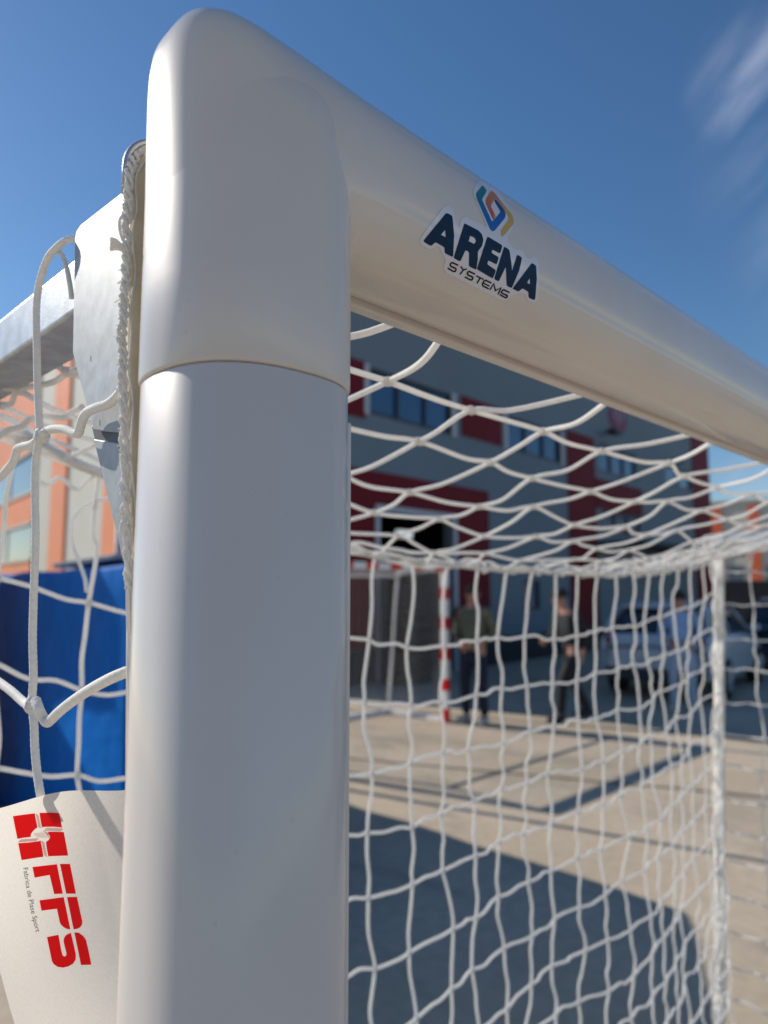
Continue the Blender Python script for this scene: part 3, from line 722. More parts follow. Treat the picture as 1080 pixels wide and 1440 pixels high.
for nm, pl in (('letter', [c5([(205, 150), (483, 118), (515, 280), (550, 450), (452, 455), (400, 240), (230, 270)]), c5([(517, 115), (630, 115), (665, 285), (698, 450), (588, 450)])]),
               ('letter', [c5([(285, 525), (560, 488), (600, 680), (635, 850), (600, 848), (560, 828), (530, 800), (515, 770), (483, 620), (308, 642)]), c5([(597, 488), (710, 485), (770, 760), (768, 795), (750, 825), (720, 843), (672, 852)])]),
               ('letter', [c5([(370, 938), (500, 912), (535, 1100), (548, 1145), (570, 1157), (588, 1145), (590, 1120), (558, 990), (562, 950), (585, 915), (640, 888), (670, 1010), (697, 1135), (695, 1190), (665, 1238), (610, 1268), (550, 1282), (490, 1272), (445, 1242), (425, 1205)]), c5([(680, 885), (730, 888), (780, 925), (812, 970), (845, 1110), (872, 1248), (755, 1252)])])):
    decal(nm, pl, TB, M['red'], tago, 0.0006)
# small line of lettering, run down the tag
def text_outline(txt, size):
    cu = bpy.data.curves.new('t', 'FONT'); cu.body = txt; cu.size = size; cu.fill_mode = 'FRONT'
    o = bpy.data.objects.new('t', cu); COL.objects.link(o); bpy.context.view_layer.update()
    dg = bpy.context.evaluated_depsgraph_get(); me = bpy.data.meshes.new_from_object(o.evaluated_get(dg)); bpy.data.objects.remove(o)
    V = [(v.co.x, v.co.y) for v in me.vertices]; F = [tuple(p.vertices) for p in me.polygons]; bpy.data.meshes.remove(me); return V, F
V_, F_ = text_outline('Fabrica de Plase Sport', 1.0)
wx = max(v[0] for v in V_)
p0 = (20 + 100 / 8, 1200 + 158 / 8); p1 = (20 + 245 / 8, 1200 + 885 / 8)
ax = Vector((p1[0] - p0[0], p1[1] - p0[1])); L_ = ax.length; ax.normalize(); up = Vector((ax.y, -ax.x))
vs = []
for x, y in V_:
    s = x / wx * L_; bow = 2.2 * sin(pi * x / wx); q = Vector(p0) + ax * s + up * (y * L_ / wx * 0.95 - bow * .6)
    h = TB.ray_cast(CAM, ray(q.x, q.y).normalized()); nn = h[1] if h[1].dot(ray(q.x, q.y)) < 0 else -h[1]; vs.append(h[0] + nn * 0.0006)
link_mesh('lettering', vs, F_, M['inkgrey'], tago)

# ================================================================== BLUE LANDING MAT STACK (left)
M['bluevinyl'] = mat('blue_tarpaulin', (0.000, 0.125, 0.47), 0.6, noise=(3, 0.12), bump=(7, 0.6, 0.03), spec=0.05)
M['bluedark'] = mat('blue_seam', (0.002, 0.05, 0.20), 0.5)
fx0, fy0, fz0 = 1.81, 4.10, 1.815
matE = tag(empty('covered_mat_stack', (2.4, 6.0, 0)), 'tall block of mats under a blue tarpaulin cover, standing behind the net on the left', 'covered mats')
def warp_box(x0, y0, z0, x1, y1, z1, amp, seed, nx=10, ny=26, nz=12):
    rr = random.Random(seed); ph = [rr.uniform(0, 6) for _ in range(9)]
    def w(u, v, k): return amp * (sin(u * 5.3 + ph[k]) * sin(v * 3.7 + ph[k + 1]) + 0.5 * sin(u * 11 + v * 7 + ph[k + 2]))
    bm = bmesh.new(); bmesh.ops.create_cube(bm, size=1)
    bmesh.ops.subdivide_edges(bm, edges=bm.edges[:], cuts=14, use_grid_fill=True)
    for v in bm.verts:
        x, y, z = v.co
        X, Y, Z = x0 + (x + .5) * (x1 - x0), y0 + (y + .5) * (y1 - y0), z0 + (z + .5) * (z1 - z0)
        if abs(abs(x) - .5) < 1e-4: X += w(Y, Z, 0)
        if abs(abs(y) - .5) < 1e-4: Y += w(X, Z, 3)
        if z > .49: Z += w(X, Y, 6) * .7
        v.co = (X, Y, Z)
    return bm
bm = warp_box(fx0, fy0, 0.02, 3.07, 9.2, fz0, 0.018, 4)
for v in bm.verts:   # the near end is cut on a slant
    k_ = max(0.0, 1 - (v.co.y - fy0) / 2.3); k_x = (3.07 - v.co.x) / 1.26; v.co.y -= 1.0 * k_ * k_x; v.co.x -= 0.38 * k_ * k_x
me = bpy.data.meshes.new('cover'); bm.to_mesh(me); bm.free(); me.materials.append(M['bluevinyl']); me.shade_smooth()
o = o_cover = bpy.data.objects.new('cover', me); COL.objects.link(o); o.parent = matE; o.matrix_parent_inverse = matE.matrix_world.inverted()
b = o.modifiers.new('b', 'BEVEL'); b.width = 0.03; b.segments = 3; b.limit_method = 'ANGLE'; b.angle_limit = radians(50)
for yy in (5.35, 6.7, 8.0):
    mb = MB(); mb.box(fx0 - 0.030, yy, 0.02, fx0 - 0.018, yy + 0.05, fz0 + 0.01); mb.build('strap', M['bluedark'], matE, bevel=0.004)
# tall panel added out of view at left; its stepped outline shades most of the cover
XW = 0.95
hd = Vector((cos(SUN_HEAD), sin(SUN_HEAD), 0)); 
_cb = BVHTree.FromPolygons([tuple(v.co) for v in o_cover.data.vertices], [tuple(p.vertices) for p in o_cover.data.polygons])
def face_pt(px, py):
    h = _cb.ray_cast(CAM, ray(px, py).normalized()); return h[0] if h[0] is not None else on_x(px, py, 1.62)
def up_sun(p):
    t = (XW - p.x) / sd.x; return p + sd * t
W_ = [up_sun(face_pt(a, b)) for a, b in ((-55, 760), (140, 775), (158, 840), (158, 985), (66, 988), (150, 1150))]
wl = [(p.y, p.z) for p in W_]; wl += [(wl[-1][0], 0.02), (wl[0][0], 0.02)]
mb = MB(); TY = Matrix(((0, 0, 1, 0), (1, 0, 0, 0), (0, 1, 0, 0), (0, 0, 0, 1)))
mb.prism(wl, XW - 0.03, XW + 0.03, TY)
tag(mb.build('shade_panel', M['bluedark'], bevel=0.004), 'tall stepped dark blue panel added out of view to shade the tarpaulin-covered stack', 'shade panel')
# grey board lying on the cover
M['zinc'] = mat('zinc_sheet', (0.42, 0.42, 0.40), 0.5, 0.3, noise=(12, 0.2))
bd = MB()
a, b_ = at_depth(74, 799, 5.15), at_depth(160, 786, 4.75)
dv = (b_ - a); sidev = Vector((dv.y, -dv.x, 0)).normalized() * -0.45
zl = 0.035
bd.add([a + Vector((0, 0, z)) + k for k in (Vector((0, 0, 0)), sidev) for z in (0, zl)] + [b_ + Vector((0, 0, z)) + k for k in (Vector((0, 0, 0)), sidev) for z in (0, zl)],
       [(0, 1, 3, 2), (4, 6, 7, 5), (0, 4, 5, 1), (2, 3, 7, 6), (1, 5, 7, 3), (0, 2, 6, 4)])
tag(bd.build('metal_board', M['zinc'], bevel=0.004), 'grey sheet metal board lying tilted on top of the blue cover', 'board')
# dark stand with a coil of white rope beside the mat
M['darksteel'] = mat('dark_steel', (0.03, 0.03, 0.035), 0.5, 0.3)
p = at_depth(176, 827, 4.62); sx, sy = p.x, p.y
st = tag(empty('rope_stand', (sx, sy, 0)), 'dark steel stand between the blue cover and the near post', 'stand')
mb = MB(); mb.tube([(sx, sy, 0.02), (sx, sy, 1.83)], 0.03, 12); mb.build('pole', M['darksteel'], st, smooth=True)
mb = MB(); mb.box(sx - .2, sy - .2, 0, sx + .2, sy + .2, 0.02); mb.build('foot_plate', M['darksteel'], st, bevel=0.004)
mb = MB(); mb.tube([(sx, sy, 1.24), (sx - 0.05, sy - 0.07, 1.26), (sx - 0.06, sy - 0.085, 1.30)], 0.01, 8); mb.build('hook', M['darksteel'], st, smooth=True)
mb = MB(); pts = []
for k in range(220):
    a = 2 * pi * k / 20; rr = random.uniform(.9, 1.08)
    pts.append(Vector((sx - 0.045 + 0.035 * sin(a) * rr * .8 + random.uniform(-.012, .012), sy - 0.065 + random.uniform(-.02, .02), 1.02 + 0.20 * cos(a) * rr)))
mb.tube(smooth_path(pts, 3), 0.009, 6)
tag(mb.build('rope_coil', M['cord'], smooth=True), 'coil of thick white rope hanging on the dark stand', 'rope')

# ================================================================== POLES (their shadows cross the yard)
def lamp_post(x, y, h, label, arm):
    r_ = tag(empty('lamp_post', (x, y, 0)), label, 'lamp post', 'slim lamp posts in the yard')
    mb = MB(); mb.tube([(x, y, 0), (x, y, 0.3), (x, y, h)], [0.045, 0.04, 0.028], 14); mb.build('pole', M['galv'], r_, smooth=True)
    mb = MB(); mb.box(x - .11, y - .11, 0, x + .11, y + .11, 0.025); mb.build('base_plate', M['galv'], r_, bevel=0.004)
    mb = MB(); mb.tube([(x, y, h - 0.05), (x + arm[0] * .5, y + arm[1] * .5, h + 0.05), (x + arm[0], y + arm[1], h + 0.03)], 0.02, 10); mb.build('arm', M['galv'], r_, smooth=True)
    mb = MB(); mb.ball((x + arm[0] * 1.25, y + arm[1] * 1.25, h + 0.02), 0.26, 14, 8, (1, .5, .22), Matrix.Rotation(math.atan2(arm[1], arm[0]), 4, 'Z')); mb.build('lamp_head', M['zinc'], r_, smooth=True)
lamp_post(3.26, 7.25, 4.15, 'slim grey lamp post beyond the blue cover, hidden behind the near goal post', (0.35, -0.15))
lamp_post(6.52, 7.72, 4.4, 'slim grey lamp post beside the red and white goal, hidden behind the near goal post', (0.3, 0.2))

# ================================================================== RED AND WHITE GOAL
M['gwhite'] = mat('goal_white', (0.88, 0.87, 0.84), 0.4); M['gred'] = mat('goal_red', (0.80, 0.012, 0.012), 0.4)
fg = tag(empty('handball_goal', (5.45, 5.73, 0)), 'handball goal with red and white banded posts standing open on the concrete beyond the net', 'handball goal')
FX0, FX1, FY = 3.95, 6.95, 5.73
def banded(p0, p1, axis, name, start_red, bands):
    mb = MB(); w = 0.04; L = (p1 - p0); pos = 0; col = start_red
    k = 0
    while pos < L - 1e-4:
        e = min(L, pos + bands[k % len(bands)])
        if axis == 'z': mb.box(-w, -w, p0 + pos, w, w, p0 + e, None, 1 if col else 0)
        else: mb.box(p0 + pos, -w, -w, p0 + e, w, w, None, 1 if col else 0)
        pos = e; col = not col; k += 1
    return mb
for x in (FX0, FX1):
    mb = banded(0.0, 1.92, 'z', 'post', True, [0.17, 0.225, 0.15, 0.235, 0.155, 0.235, 0.155, 0.23, 0.15, 0.35])
    o = mb.build('post', [M['gwhite'], M['gred']], fg); o.location = Vector((x, FY, 0)) - fg.location; o.matrix_parent_inverse = Matrix()
mb = banded(FX0 - 0.04, FX1 + 0.04, 'x', 'crossbar', True, [0.2, 0.2]); o = mb.build('crossbar', [M['gwhite'], M['gred']], fg); o.location = Vector((0, FY, 1.96)) - fg.location; o.matrix_parent_inverse = Matrix()
for x in (FX0, FX1):
    mb = MB(); mb.tube(smooth_path([(x, FY + .04, 1.93), (x, FY + 0.55, 1.93), (x, FY + 0.78, 1.90), (x, FY + .86, 1.75), (x, FY + 1.02, 0.05)], 6), 0.022, 10); mb.build('rear_hoop', M['gwhite'], fg, smooth=True)
    mb = MB(); mb.box(x - .03, FY + .04, 0.0, x + .03, FY + 1.05, 0.06); mb.build('base_bar', M['gwhite'], fg, bevel=0.005)
mb = MB(); mb.box(FX0 + .03, FY + .99, 0.0, FX1 - .03, FY + 1.05, 0.06); mb.build('base_bar', M['gwhite'], fg, bevel=0.005)
mb = MB(); mb.tube([(FX0, FY + .82, 1.86), (FX1, FY + .82, 1.86)], 0.022, 10); mb.build('rear_bar', M['gwhite'], fg, smooth=True)
mb = MB(); rn = random.Random(3)
def gline(a, b, r=0.0016):
    a, b = Vector(a), Vector(b); m_ = a.lerp(b, .5) + Vector((rn.uniform(-.01, .01), rn.uniform(-.01, .01), rn.uniform(-.02, 0))); mb.tube([a, m_, b], r, 4, cap=False)
for k in range(60):
    x = FX0 + 3.0 * k / 59; gline((x, FY + .82, 1.85), (x + rn.uniform(-.01, .01), FY + 1.0, 0.06)); gline((x, FY + .03, 1.93), (x, FY + .82, 1.86))
for k in range(37): gline((FX0, FY + .83 + .17 * k / 36, 1.85 - 1.8 * k / 36), (FX1, FY + .83 + .17 * k / 36, 1.85 - 1.8 * k / 36))
for k in range(16): gline((FX0, FY + .05 * k, 1.92), (FX1, FY + .05 * k, 1.92))
for x in (FX0, FX1):
    for k in range(17): gline((x, FY + .05 + .05 * k, 1.9), (x, FY + .06 + .055 * k, 0.06))
    for k in range(37): gline((x, FY + .03, 1.88 - 1.82 * k / 36), (x, FY + .85 + .16 * k / 36, 1.88 - 1.82 * k / 36))
mb.build('net', M['greynet'], fg)

# ================================================================== THE GREY AND RED HALL
FH = radians(3.3); fdir = Vector((cos(FH), sin(FH), 0)); fin = Vector((-sin(FH), cos(FH), 0))
FO = Vector((14.5, 9.5, 0)) - fdir * 7.4
hall = tag(empty('industrial_hall', FO, FH), 'large grey industrial hall with dark red panels and blue strip windows, seen under the crossbar', 'building')
HT = Matrix.Translation(FO) @ Matrix.Rotation(FH, 4, 'Z')
def hp(px, py):
    q = on_plane(px, py, FO, fin) - FO; return q.dot(fdir), q.z
HX1 = hp(999, 700)[0]; HH = 8.7
def hmb(): return MB()
class HB(MB):
    def bx(s, x0, y0, z0, x1, y1, z1, mi=0): s.box(x0, y0, z0, x1, y1, z1, HT, mi)
def cladding(name, c, sc=1.0):
    m = mat(name, c, 0.6, noise=(0.4, 0.06), spec=0.2); t = m.node_tree; p = t.nodes['Principled BSDF']
    tcn = t.nodes.new('ShaderNodeTexCoord'); mpn = t.nodes.new('ShaderNodeMapping'); mpn.inputs['Rotation'].default_value = (0, 0, -FH)
    w = t.nodes.new('ShaderNodeTexWave'); w.wave_profile = 'TRI'; w.inputs['Scale'].default_value = 1.6 * sc; w.bands_direction = 'X'
    bp = t.nodes.new('ShaderNodeBump'); bp.inputs['Strength'].default_value = 0.35; bp.inputs['Distance'].default_value = 0.02
    t.links.new(tcn.outputs['Object'], mpn.inputs[0]); t.links.new(mpn.outputs[0], w.inputs['Vector']); t.links.new(w.outputs['Fac'], bp.inputs['Height']); t.links.new(bp.outputs[0], p.inputs['Normal']); return m
M['hgrey'] = cladding('grey_cladding', (0.19, 0.235, 0.265)); M['hred'] = cladding('red_cladding', (0.17, 0.005, 0.012))
M['htrim'] = mat('pale_trim', (0.55, 0.55, 0.58), 0.5); M['frame'] = mat('dark_window_frame', (0.02, 0.02, 0.025), 0.4)
M['glass'] = mat('tinted_blue_glass', (0.02, 0.085, 0.19), 0.08, coat=0.5, coatr=0.03)
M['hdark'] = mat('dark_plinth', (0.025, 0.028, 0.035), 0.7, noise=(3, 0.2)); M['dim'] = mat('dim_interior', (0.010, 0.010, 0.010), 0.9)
# wall, built round its openings
openings = {}
def rect(px0, px1, yt, yb):
    x0, zt = hp(px0, yt); _, zb = hp(px0, yb); x1, _ = hp(px1, 700); return x0, x1, zb, zt
wins = [rect(518, 636, 515, 581), rect(712, 790, 583, 632), rect(840, 896, 621, 662), rect(846, 899, 716, 750), rect(935, 973, 651, 680), rect(735, 756, 815, 858)]
door = rect(532, 636, 718, 968); door = (door[0], door[1], 0.0, door[3])
def wall_with_holes(x0, x1, z0, z1, y0, y1, holes, mbx):
    xs = sorted({x0, x1, *[h[0] for h in holes], *[h[1] for h in holes]}); 
    for a, b in zip(xs, xs[1:]):
        zz = sorted([(h[2], h[3]) for h in holes if h[0] <= a + 1e-6 and h[1] >= b - 1e-6]); c = z0
        for lo, hi in zz:
            if lo > c: mbx.bx(a, y0, c, b, y1, lo)
            c = hi
        if c < z1: mbx.bx(a, y0, c, b, y1, z1)
mb = HB(); wall_with_holes(0, HX1, 0, HH, 0, 0.25, wins + [door], mb)
mb.bx(0, 0.25, 0, 0.25, 5.2, HH); mb.bx(HX1 - .25, 0.25, 0, HX1, 5.2, HH); mb.bx(0, 5.2, 0, HX1, 5.45, HH)
mb.build('wall', M['hgrey'], hall)
mb = HB(); mb.bx(-0.12, -0.12, HH, HX1 + .12, 5.57, HH + 0.22); mb.build('roof', M['hdark'], hall)
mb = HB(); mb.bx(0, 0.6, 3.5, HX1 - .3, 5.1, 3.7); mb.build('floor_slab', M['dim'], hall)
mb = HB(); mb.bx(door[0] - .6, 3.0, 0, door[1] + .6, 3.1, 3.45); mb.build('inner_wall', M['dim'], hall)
def red(px0, px1, yt, yb, holes=None):
    x0, x1, zb, zt = rect(px0, px1, yt, yb); x0 = max(x0, 0.02); x1 = min(x1, HX1 - .02)
    mb = HB(); wall_with_holes(x0, x1, max(zb, 0.62), zt, -0.03, -0.002, holes or [], mb); mb.build('red_panel', M['hred'], hall)
def grow(h, g): return (h[0] - g, h[1] + g, h[2] - (0 if h[2] <= 0.01 else g), h[3] + g)
xl = hp(470, 700)[0]
red(470, 512, 495, 578); red(648, 706, 556, 612)
x0, x1, zb, zt = rect(470, 686, 645, 1000); 
red(796, 837, 604, 1000)
red(837.4, 902, 672, 714)
red(970, 998, 600, 1000)
mb = HB(); wall_with_holes(max(x0, .02), hp(686, 700)[0], 0.62, hp(600, 676)[1], -0.03, -0.002, [grow(door, 0.12)], mb); mb.build('red_panel', M['hred'], hall)
mb = HB(); wall_with_holes(0.0, HX1, 0.0, 0.6, -0.06, -0.002, [(door[0] - .12, door[1] + .12, 0, 1)], mb); mb.build('plinth', M['hdark'], hall)
def window(h, nm, nx, pale=True):
    x0, x1, z0, z1 = h
    mb = HB(); f = 0.07
    mb.bx(x0, .02, z0, x1, .12, z0 + f); mb.bx(x0, .02, z1 - f, x1, .12, z1); mb.bx(x0, .02, z0 + f, x0 + f, .12, z1 - f); mb.bx(x1 - f, .02, z0 + f, x1, .12, z1 - f)
    for k in range(1, nx): xx = x0 + (x1 - x0) * k / nx; mb.bx(xx - f * .5, .02, z0 + f, xx + f * .5, .12, z1 - f)
    fr = mb.build('window_frame', M['frame'], hall)
    mb = HB(); mb.bx(x0 + .03, .07, z0 + .03, x1 - .03, .085, z1 - .03); mb.build('pane', M['glass'], fr)
    if pale:
        for a, b in ((x0 - .13, x0 - 0.002), (x1 + 0.002, x1 + .13)):
            mb = HB(); mb.bx(a, -.035, z0 - .03, b, .1, z1 + .03); mb.build('reveal', M['htrim'], fr)
window(wins[0], 'w', 3); window(wins[1], 'w', 3); window(wins[2], 'w', 3, False); window(wins[3], 'w', 3, False); window(wins[4], 'w', 2, False); window(wins[5], 'w', 1, False)
x0, x1, z0, z1 = door
mb = HB(); mb.bx(x0 - .11, -.05, 0, x0, .25, z1 + .11); mb.bx(x1, -.05, 0, x1 + .11, .25, z1 + .11); mb.bx(x0, -.05, z1, x1, .25, z1 + .11); mb.build('door_frame', M['htrim'], hall)
M['roller'] = mat('roller_shutter', (0.07, 0.06, 0.05), 0.6, noise=(2, 0.25)); mb = HB()
for k in range(22): mb.bx(x0 + .05, .30 + (k % 2) * .01, 0.02 + .11 * k, x1 - .05, .34, 0.02 + .11 * k + .10)
mb.build('roller_shutter', M['roller'], hall)
q = hp(596, 748); lm = bpy.data.materials.new('lit_ceiling_lamp'); lm.use_nodes = True; lm.node_tree.nodes['Principled BSDF'].inputs['Emission Color'].default_value = (.9, .95, 1, 1); lm.node_tree.nodes['Principled BSDF'].inputs['Emission Strength'].default_value = 0.45
mb = HB(); mb.bx(q[0] - .2, .45, q[1] - .10, q[0] + .2, .6, q[1] + .06); mb.build('interior_lamp', lm, hall, bevel=0.02)
# canopy over the right-hand entrance, round red emblem, bracket lamps
x0, zt = hp(838, 762); x1, _ = hp(996, 760)
mb = HB(); mb.bx(x0, -1.3, zt - .12, x1, -.04, zt); mb.build('canopy', M['hdark'], hall)
M['logored'] = mat('emblem_red', (0.22, 0.012, 0.045), 0.5); M['logopale'] = mat('emblem_pale', (0.35, 0.36, 0.45), 0.5)
cx_, cz_ = hp(868.5, 590); rx = abs(hp(856, 590)[0] - hp(881, 590)[0]) / 2; rz = abs(hp(868, 573)[1] - hp(868, 611)[1]) / 2
mb = HB(); TE = HT @ Matrix(((1, 0, 0, cx_), (0, 0, 1, -0.03), (0, 1, 0, cz_), (0, 0, 0, 1)))
mb.prism([(rx * cos(2 * pi * k / 40) * (1 if sin(2 * pi * k / 40) > 0 else .94), rz * sin(2 * pi * k / 40)) for k in range(40)], 0, 0.028, TE)
em = mb.build('emblem', M['logored'], hall)
mb = HB()
for sx_ in (-.42, 0, .42):
    mb.prism([(rx * (sx_ - .07), rz * .72), (rx * (sx_ - .07), -rz * (.05 if sx_ else .35)), (rx * (sx_ + .07), -rz * (.05 if sx_ else .35)), (rx * (sx_ + .07), rz * .72)], -0.006, -0.001, TE)
mb.build('emblem_mark', M['logopale'], em)
for px_, py_ in ((846, 612), (938, 652)):
    a_, z_ = hp(px_, py_); mb = HB(); mb.bx(a_ - .25, -.55, z_ - .02, a_ + .25, -.25, z_ + .1); mb.bx(a_ - .03, -.25, z_ + .02, a_ + .03, 0, z_ + .06); mb.build('wall_lamp', M['frame'], hall, bevel=0.01)
# brown brick pile / pallets stand against the hall behind the far goal
M['brick'] = mat('brown_block', (0.075, 0.06, 0.048), 0.85, noise=(6, 0.3))
bp0, _ = hp(536, 900); bp1, _ = hp(618, 900)
pst = tag(empty('pallet_stack', HT @ Vector(((bp0 + bp1) / 2, -.55, 0)), FH), 'tall stack of brown pallets against the hall behind the red and white goal', 'pallet stack')
_p = [on_plane(a, 900, FO - fin * o_, fin) - FO for a, o_ in ((538, .25), (614, .85))]; bp0, bp1 = [q.dot(fdir) for q in _p]
for k in range(14):
    mb = HB(); z = 0.145 * k; j = random.uniform(-.04, .04)
    for q in range(3): mb.bx(bp0 + .1 + j + q * ((bp1 - bp0 - .4) / 2), -.85, z, bp0 + .3 + j + q * ((bp1 - bp0 - .4) / 2), -.25, z + .09)
    mb.bx(bp0 + j, -.85, z + .09, bp1 - .1 + j, -.25, z + .125)
    mb.build('pallet', M['brick'], pst)

# ================================================================== ORANGE AND WHITE BUILDINGS
def cladm(n, c): return mat(n, c, 0.6, noise=(0.5, 0.07), bump=(30, 0.2, 0.01))
M['orange'] = cladm('orange_render', (0.74, 0.24, 0.10)); M['cream'] = cladm('cream_render', (0.52, 0.52, 0.46)); M['owin'] = mat('pale_window_glass', (0.10, 0.14, 0.18), 0.15, coat=0.4)
OH = radians(83.5); od = Vector((cos(OH), sin(OH), 0)); on = Vector((-sin(OH), cos(OH), 0))     # outward normal faces the yard
OO = on_plane(186, 827, CAM + Vector((cos(radians(64.5)), sin(radians(64.5)), 0)) * 21.0, on); OO.z = 0
ob = tag(empty('office_block', OO, OH), 'sunlit office block with orange and cream bands behind the blue cover on the left', 'building')
OT = Matrix.Translation(OO) @ Matrix.Rotation(OH, 4, 'Z')
def op(px, py):
    q = on_plane(px, py, OO, on) - OO; return q.dot(od), q.z
class OB(MB):
    def bx(s, x0, y0, z0, x1, y1, z1): s.box(x0, y0, z0, x1, y1, z1, OT)
OHt = 12.5
mb = OB(); mb.bx(-0.3, -9, 0, 42, -0.02, OHt); mb.build('wall', M['cream'], ob)
mb = OB(); mb.bx(-0.5, -9.2, OHt, 42.2, 0.15, OHt + .3); mb.build('roof', M['zinc'], ob)
edges_ = [186, 143, 90, 67, 42, 8, -30, -75]
X_ = [op(e, 800)[0] for e in edges_]
for k, (a, b) in enumerate(((186, 143), (89, 68))):
    xa, xb = op(a, 800)[0], op(b, 800)[0]; mb = OB(); mb.bx(xa - (0.3 if k == 0 else 0), -.02, .4, xb, .06, OHt - .1); mb.build('orange_band', M['orange'], ob)
xa, xb = op(44, 800)[0], 41.5
zs_ = [(0.4, op(20, 795)[1])]
w1 = (op(40, 735)[0], op(-60, 735)[0], op(30, 787)[1], op(30, 742)[1]); w2 = (w1[0], w1[1], op(30, 697)[1], op(30, 648)[1])
mb = OB(); mb.bx(xa, -.02, .4, xb, .06, w1[2]); mb.bx(xa, -.02, w1[3], xb, .06, w2[2]); mb.bx(xa, -.02, w2[3], xb, .06, OHt - .1)
mb.build('orange_band', M['orange'], ob)
for w in (w1, w2):
    n_ = 6; mb = OB(); 
    for k in range(n_ + 1): xx = xa + (xb - xa) * k / n_ / 1.0; mb.bx(xx - .12, -.02, w[2], xx + .12, .05, w[3])
    mb.bx(xa, .0, w[2] - .12, xb, .12, w[2]); mb.bx(xa, .0, w[3], xb, .12, w[3] + .12)
    fr = mb.build('window_frame', M['cream'], ob)
    mb = OB(); mb.bx(xa + .05, -.018, w[2], xb, .012, w[3]); mb.build('pane', M['owin'], fr)
# far right block
far = 46.0
RO = at_depth(1003, 827, far); RO.z = 0; RH = radians(-84.0); rd = Vector((cos(RH), sin(RH), 0)); rn_ = Vector((sin(RH), -cos(RH), 0))
rb = tag(empty('factory_block', RO, RH), 'distant sunlit block with orange and cream bands beyond the right end of the hall', 'building')
RT = Matrix.Translation(RO) @ Matrix.Rotation(RH, 4, 'Z')
def rp(px, py):
    q = on_plane(px, py, RO, rn_) - RO; return q.dot(rd), q.z
class RB(MB):
    def bx(s, x0, y0, z0, x1, y1, z1): s.box(x0, y0, z0, x1, y1, z1, RT)
_, rz_ = rp(1030, 706)
M['orange2'] = cladm('orange_sheet', (0.66, 0.13, 0.05))
mb = RB(); mb.bx(-8, 0.1, 0, 34, 12, rz_); mb.build('wall', M['cream'], rb)
mb = RB(); mb.bx(-8.2, -.05, rz_, 34.2, 12.2, rz_ + .12); mb.build('roof', M['cream'], rb)
for a, b in ((1000, 1018), (1056, 1071), (1105, 1121), (1160, 1176), (1216, 1232)):
    mb = RB(); mb.bx(rp(a, 800)[0], 0.0, 0.5, rp(b, 800)[0], .095, rz_ - .25); mb.build('orange_band', M['orange2'], rb)
for k in range(6):
    x0, x1 = rp(1024 + 54 * k, 800)[0], rp(1046 + 54 * k, 800)[0]
    mb = RB(); mb.bx(x0, 0.05, 2.0, x1, .094, 3.1); mb.build('window', M['owin'], rb)
# low dark hedge-like bank of parked trucks is not visible; a plain grey yard wall closes the gap
yw = MB(); a, b = at_depth(1000, 850, 30), at_depth(1290, 850, 26)
d_ = (b - a); d_.z = 0; n_ = Vector((-d_.y, d_.x, 0)).normalized() * .12
yw.add([Vector((p_.x, p_.y, z)) + k * n_ for z in (0, 2.0) for p_ in (a, b) for k in (0, 1)], [(0, 2, 3, 1), (4, 5, 7, 6), (0, 4, 6, 2), (1, 3, 7, 5), (0, 1, 5, 4), (2, 6, 7, 3)])
tag(yw.build('yard_wall', M['hdark'], bevel=0.01), 'low dark wall across the yard in front of the distant block at right', 'wall')

# ================================================================== PEOPLE
def cloth(n, c, r=0.85): return mat(n, c, r, noise=(14, 0.15), bump=(40, 0.4, 0.006))
M['skin'] = mat('skin', (0.50, 0.25, 0.17), 0.55, noise=(12, 0.06))
M['hair'] = mat('dark_hair', (0.02, 0.015, 0.012), 0.7, bump=(200, 0.6, 0.003))
M['hairgrey'] = mat('short_brown_hair', (0.05, 0.035, 0.025), 0.7, bump=(200, 0.6, 0.003))
def skinned(name, nodes, edges, m, parent, T, sub=2, ell=None):
    """nodes: (pos, rx, ry) joints; grown to one smooth surface"""
    me = bpy.data.meshes.new(name); me.from_pydata([n[0] for n in nodes], edges, []); o = bpy.data.objects.new(name, me); COL.objects.link(o)
    o.modifiers.new('s', 'SKIN'); sv = me.skin_vertices[0].data
    for i, n in enumerate(nodes): sv[i].radius = (n[1], n[2] if len(n) > 2 else n[1]); sv[i].use_root = (i == 0)
    sb = o.modifiers.new('u', 'SUBSURF'); sb.levels = sub; sb.render_levels = sub
    bpy.context.view_layer.update(); dg = bpy.context.evaluated_depsgraph_get(); nm = bpy.data.meshes.new_from_object(o.evaluated_get(dg))
    V = [T @ v.co for v in nm.vertices]; F = [tuple(p.vertices) for p in nm.polygons]; bpy.data.objects.remove(o); bpy.data.meshes.remove(nm); bpy.data.meshes.remove(me)
    return V, F
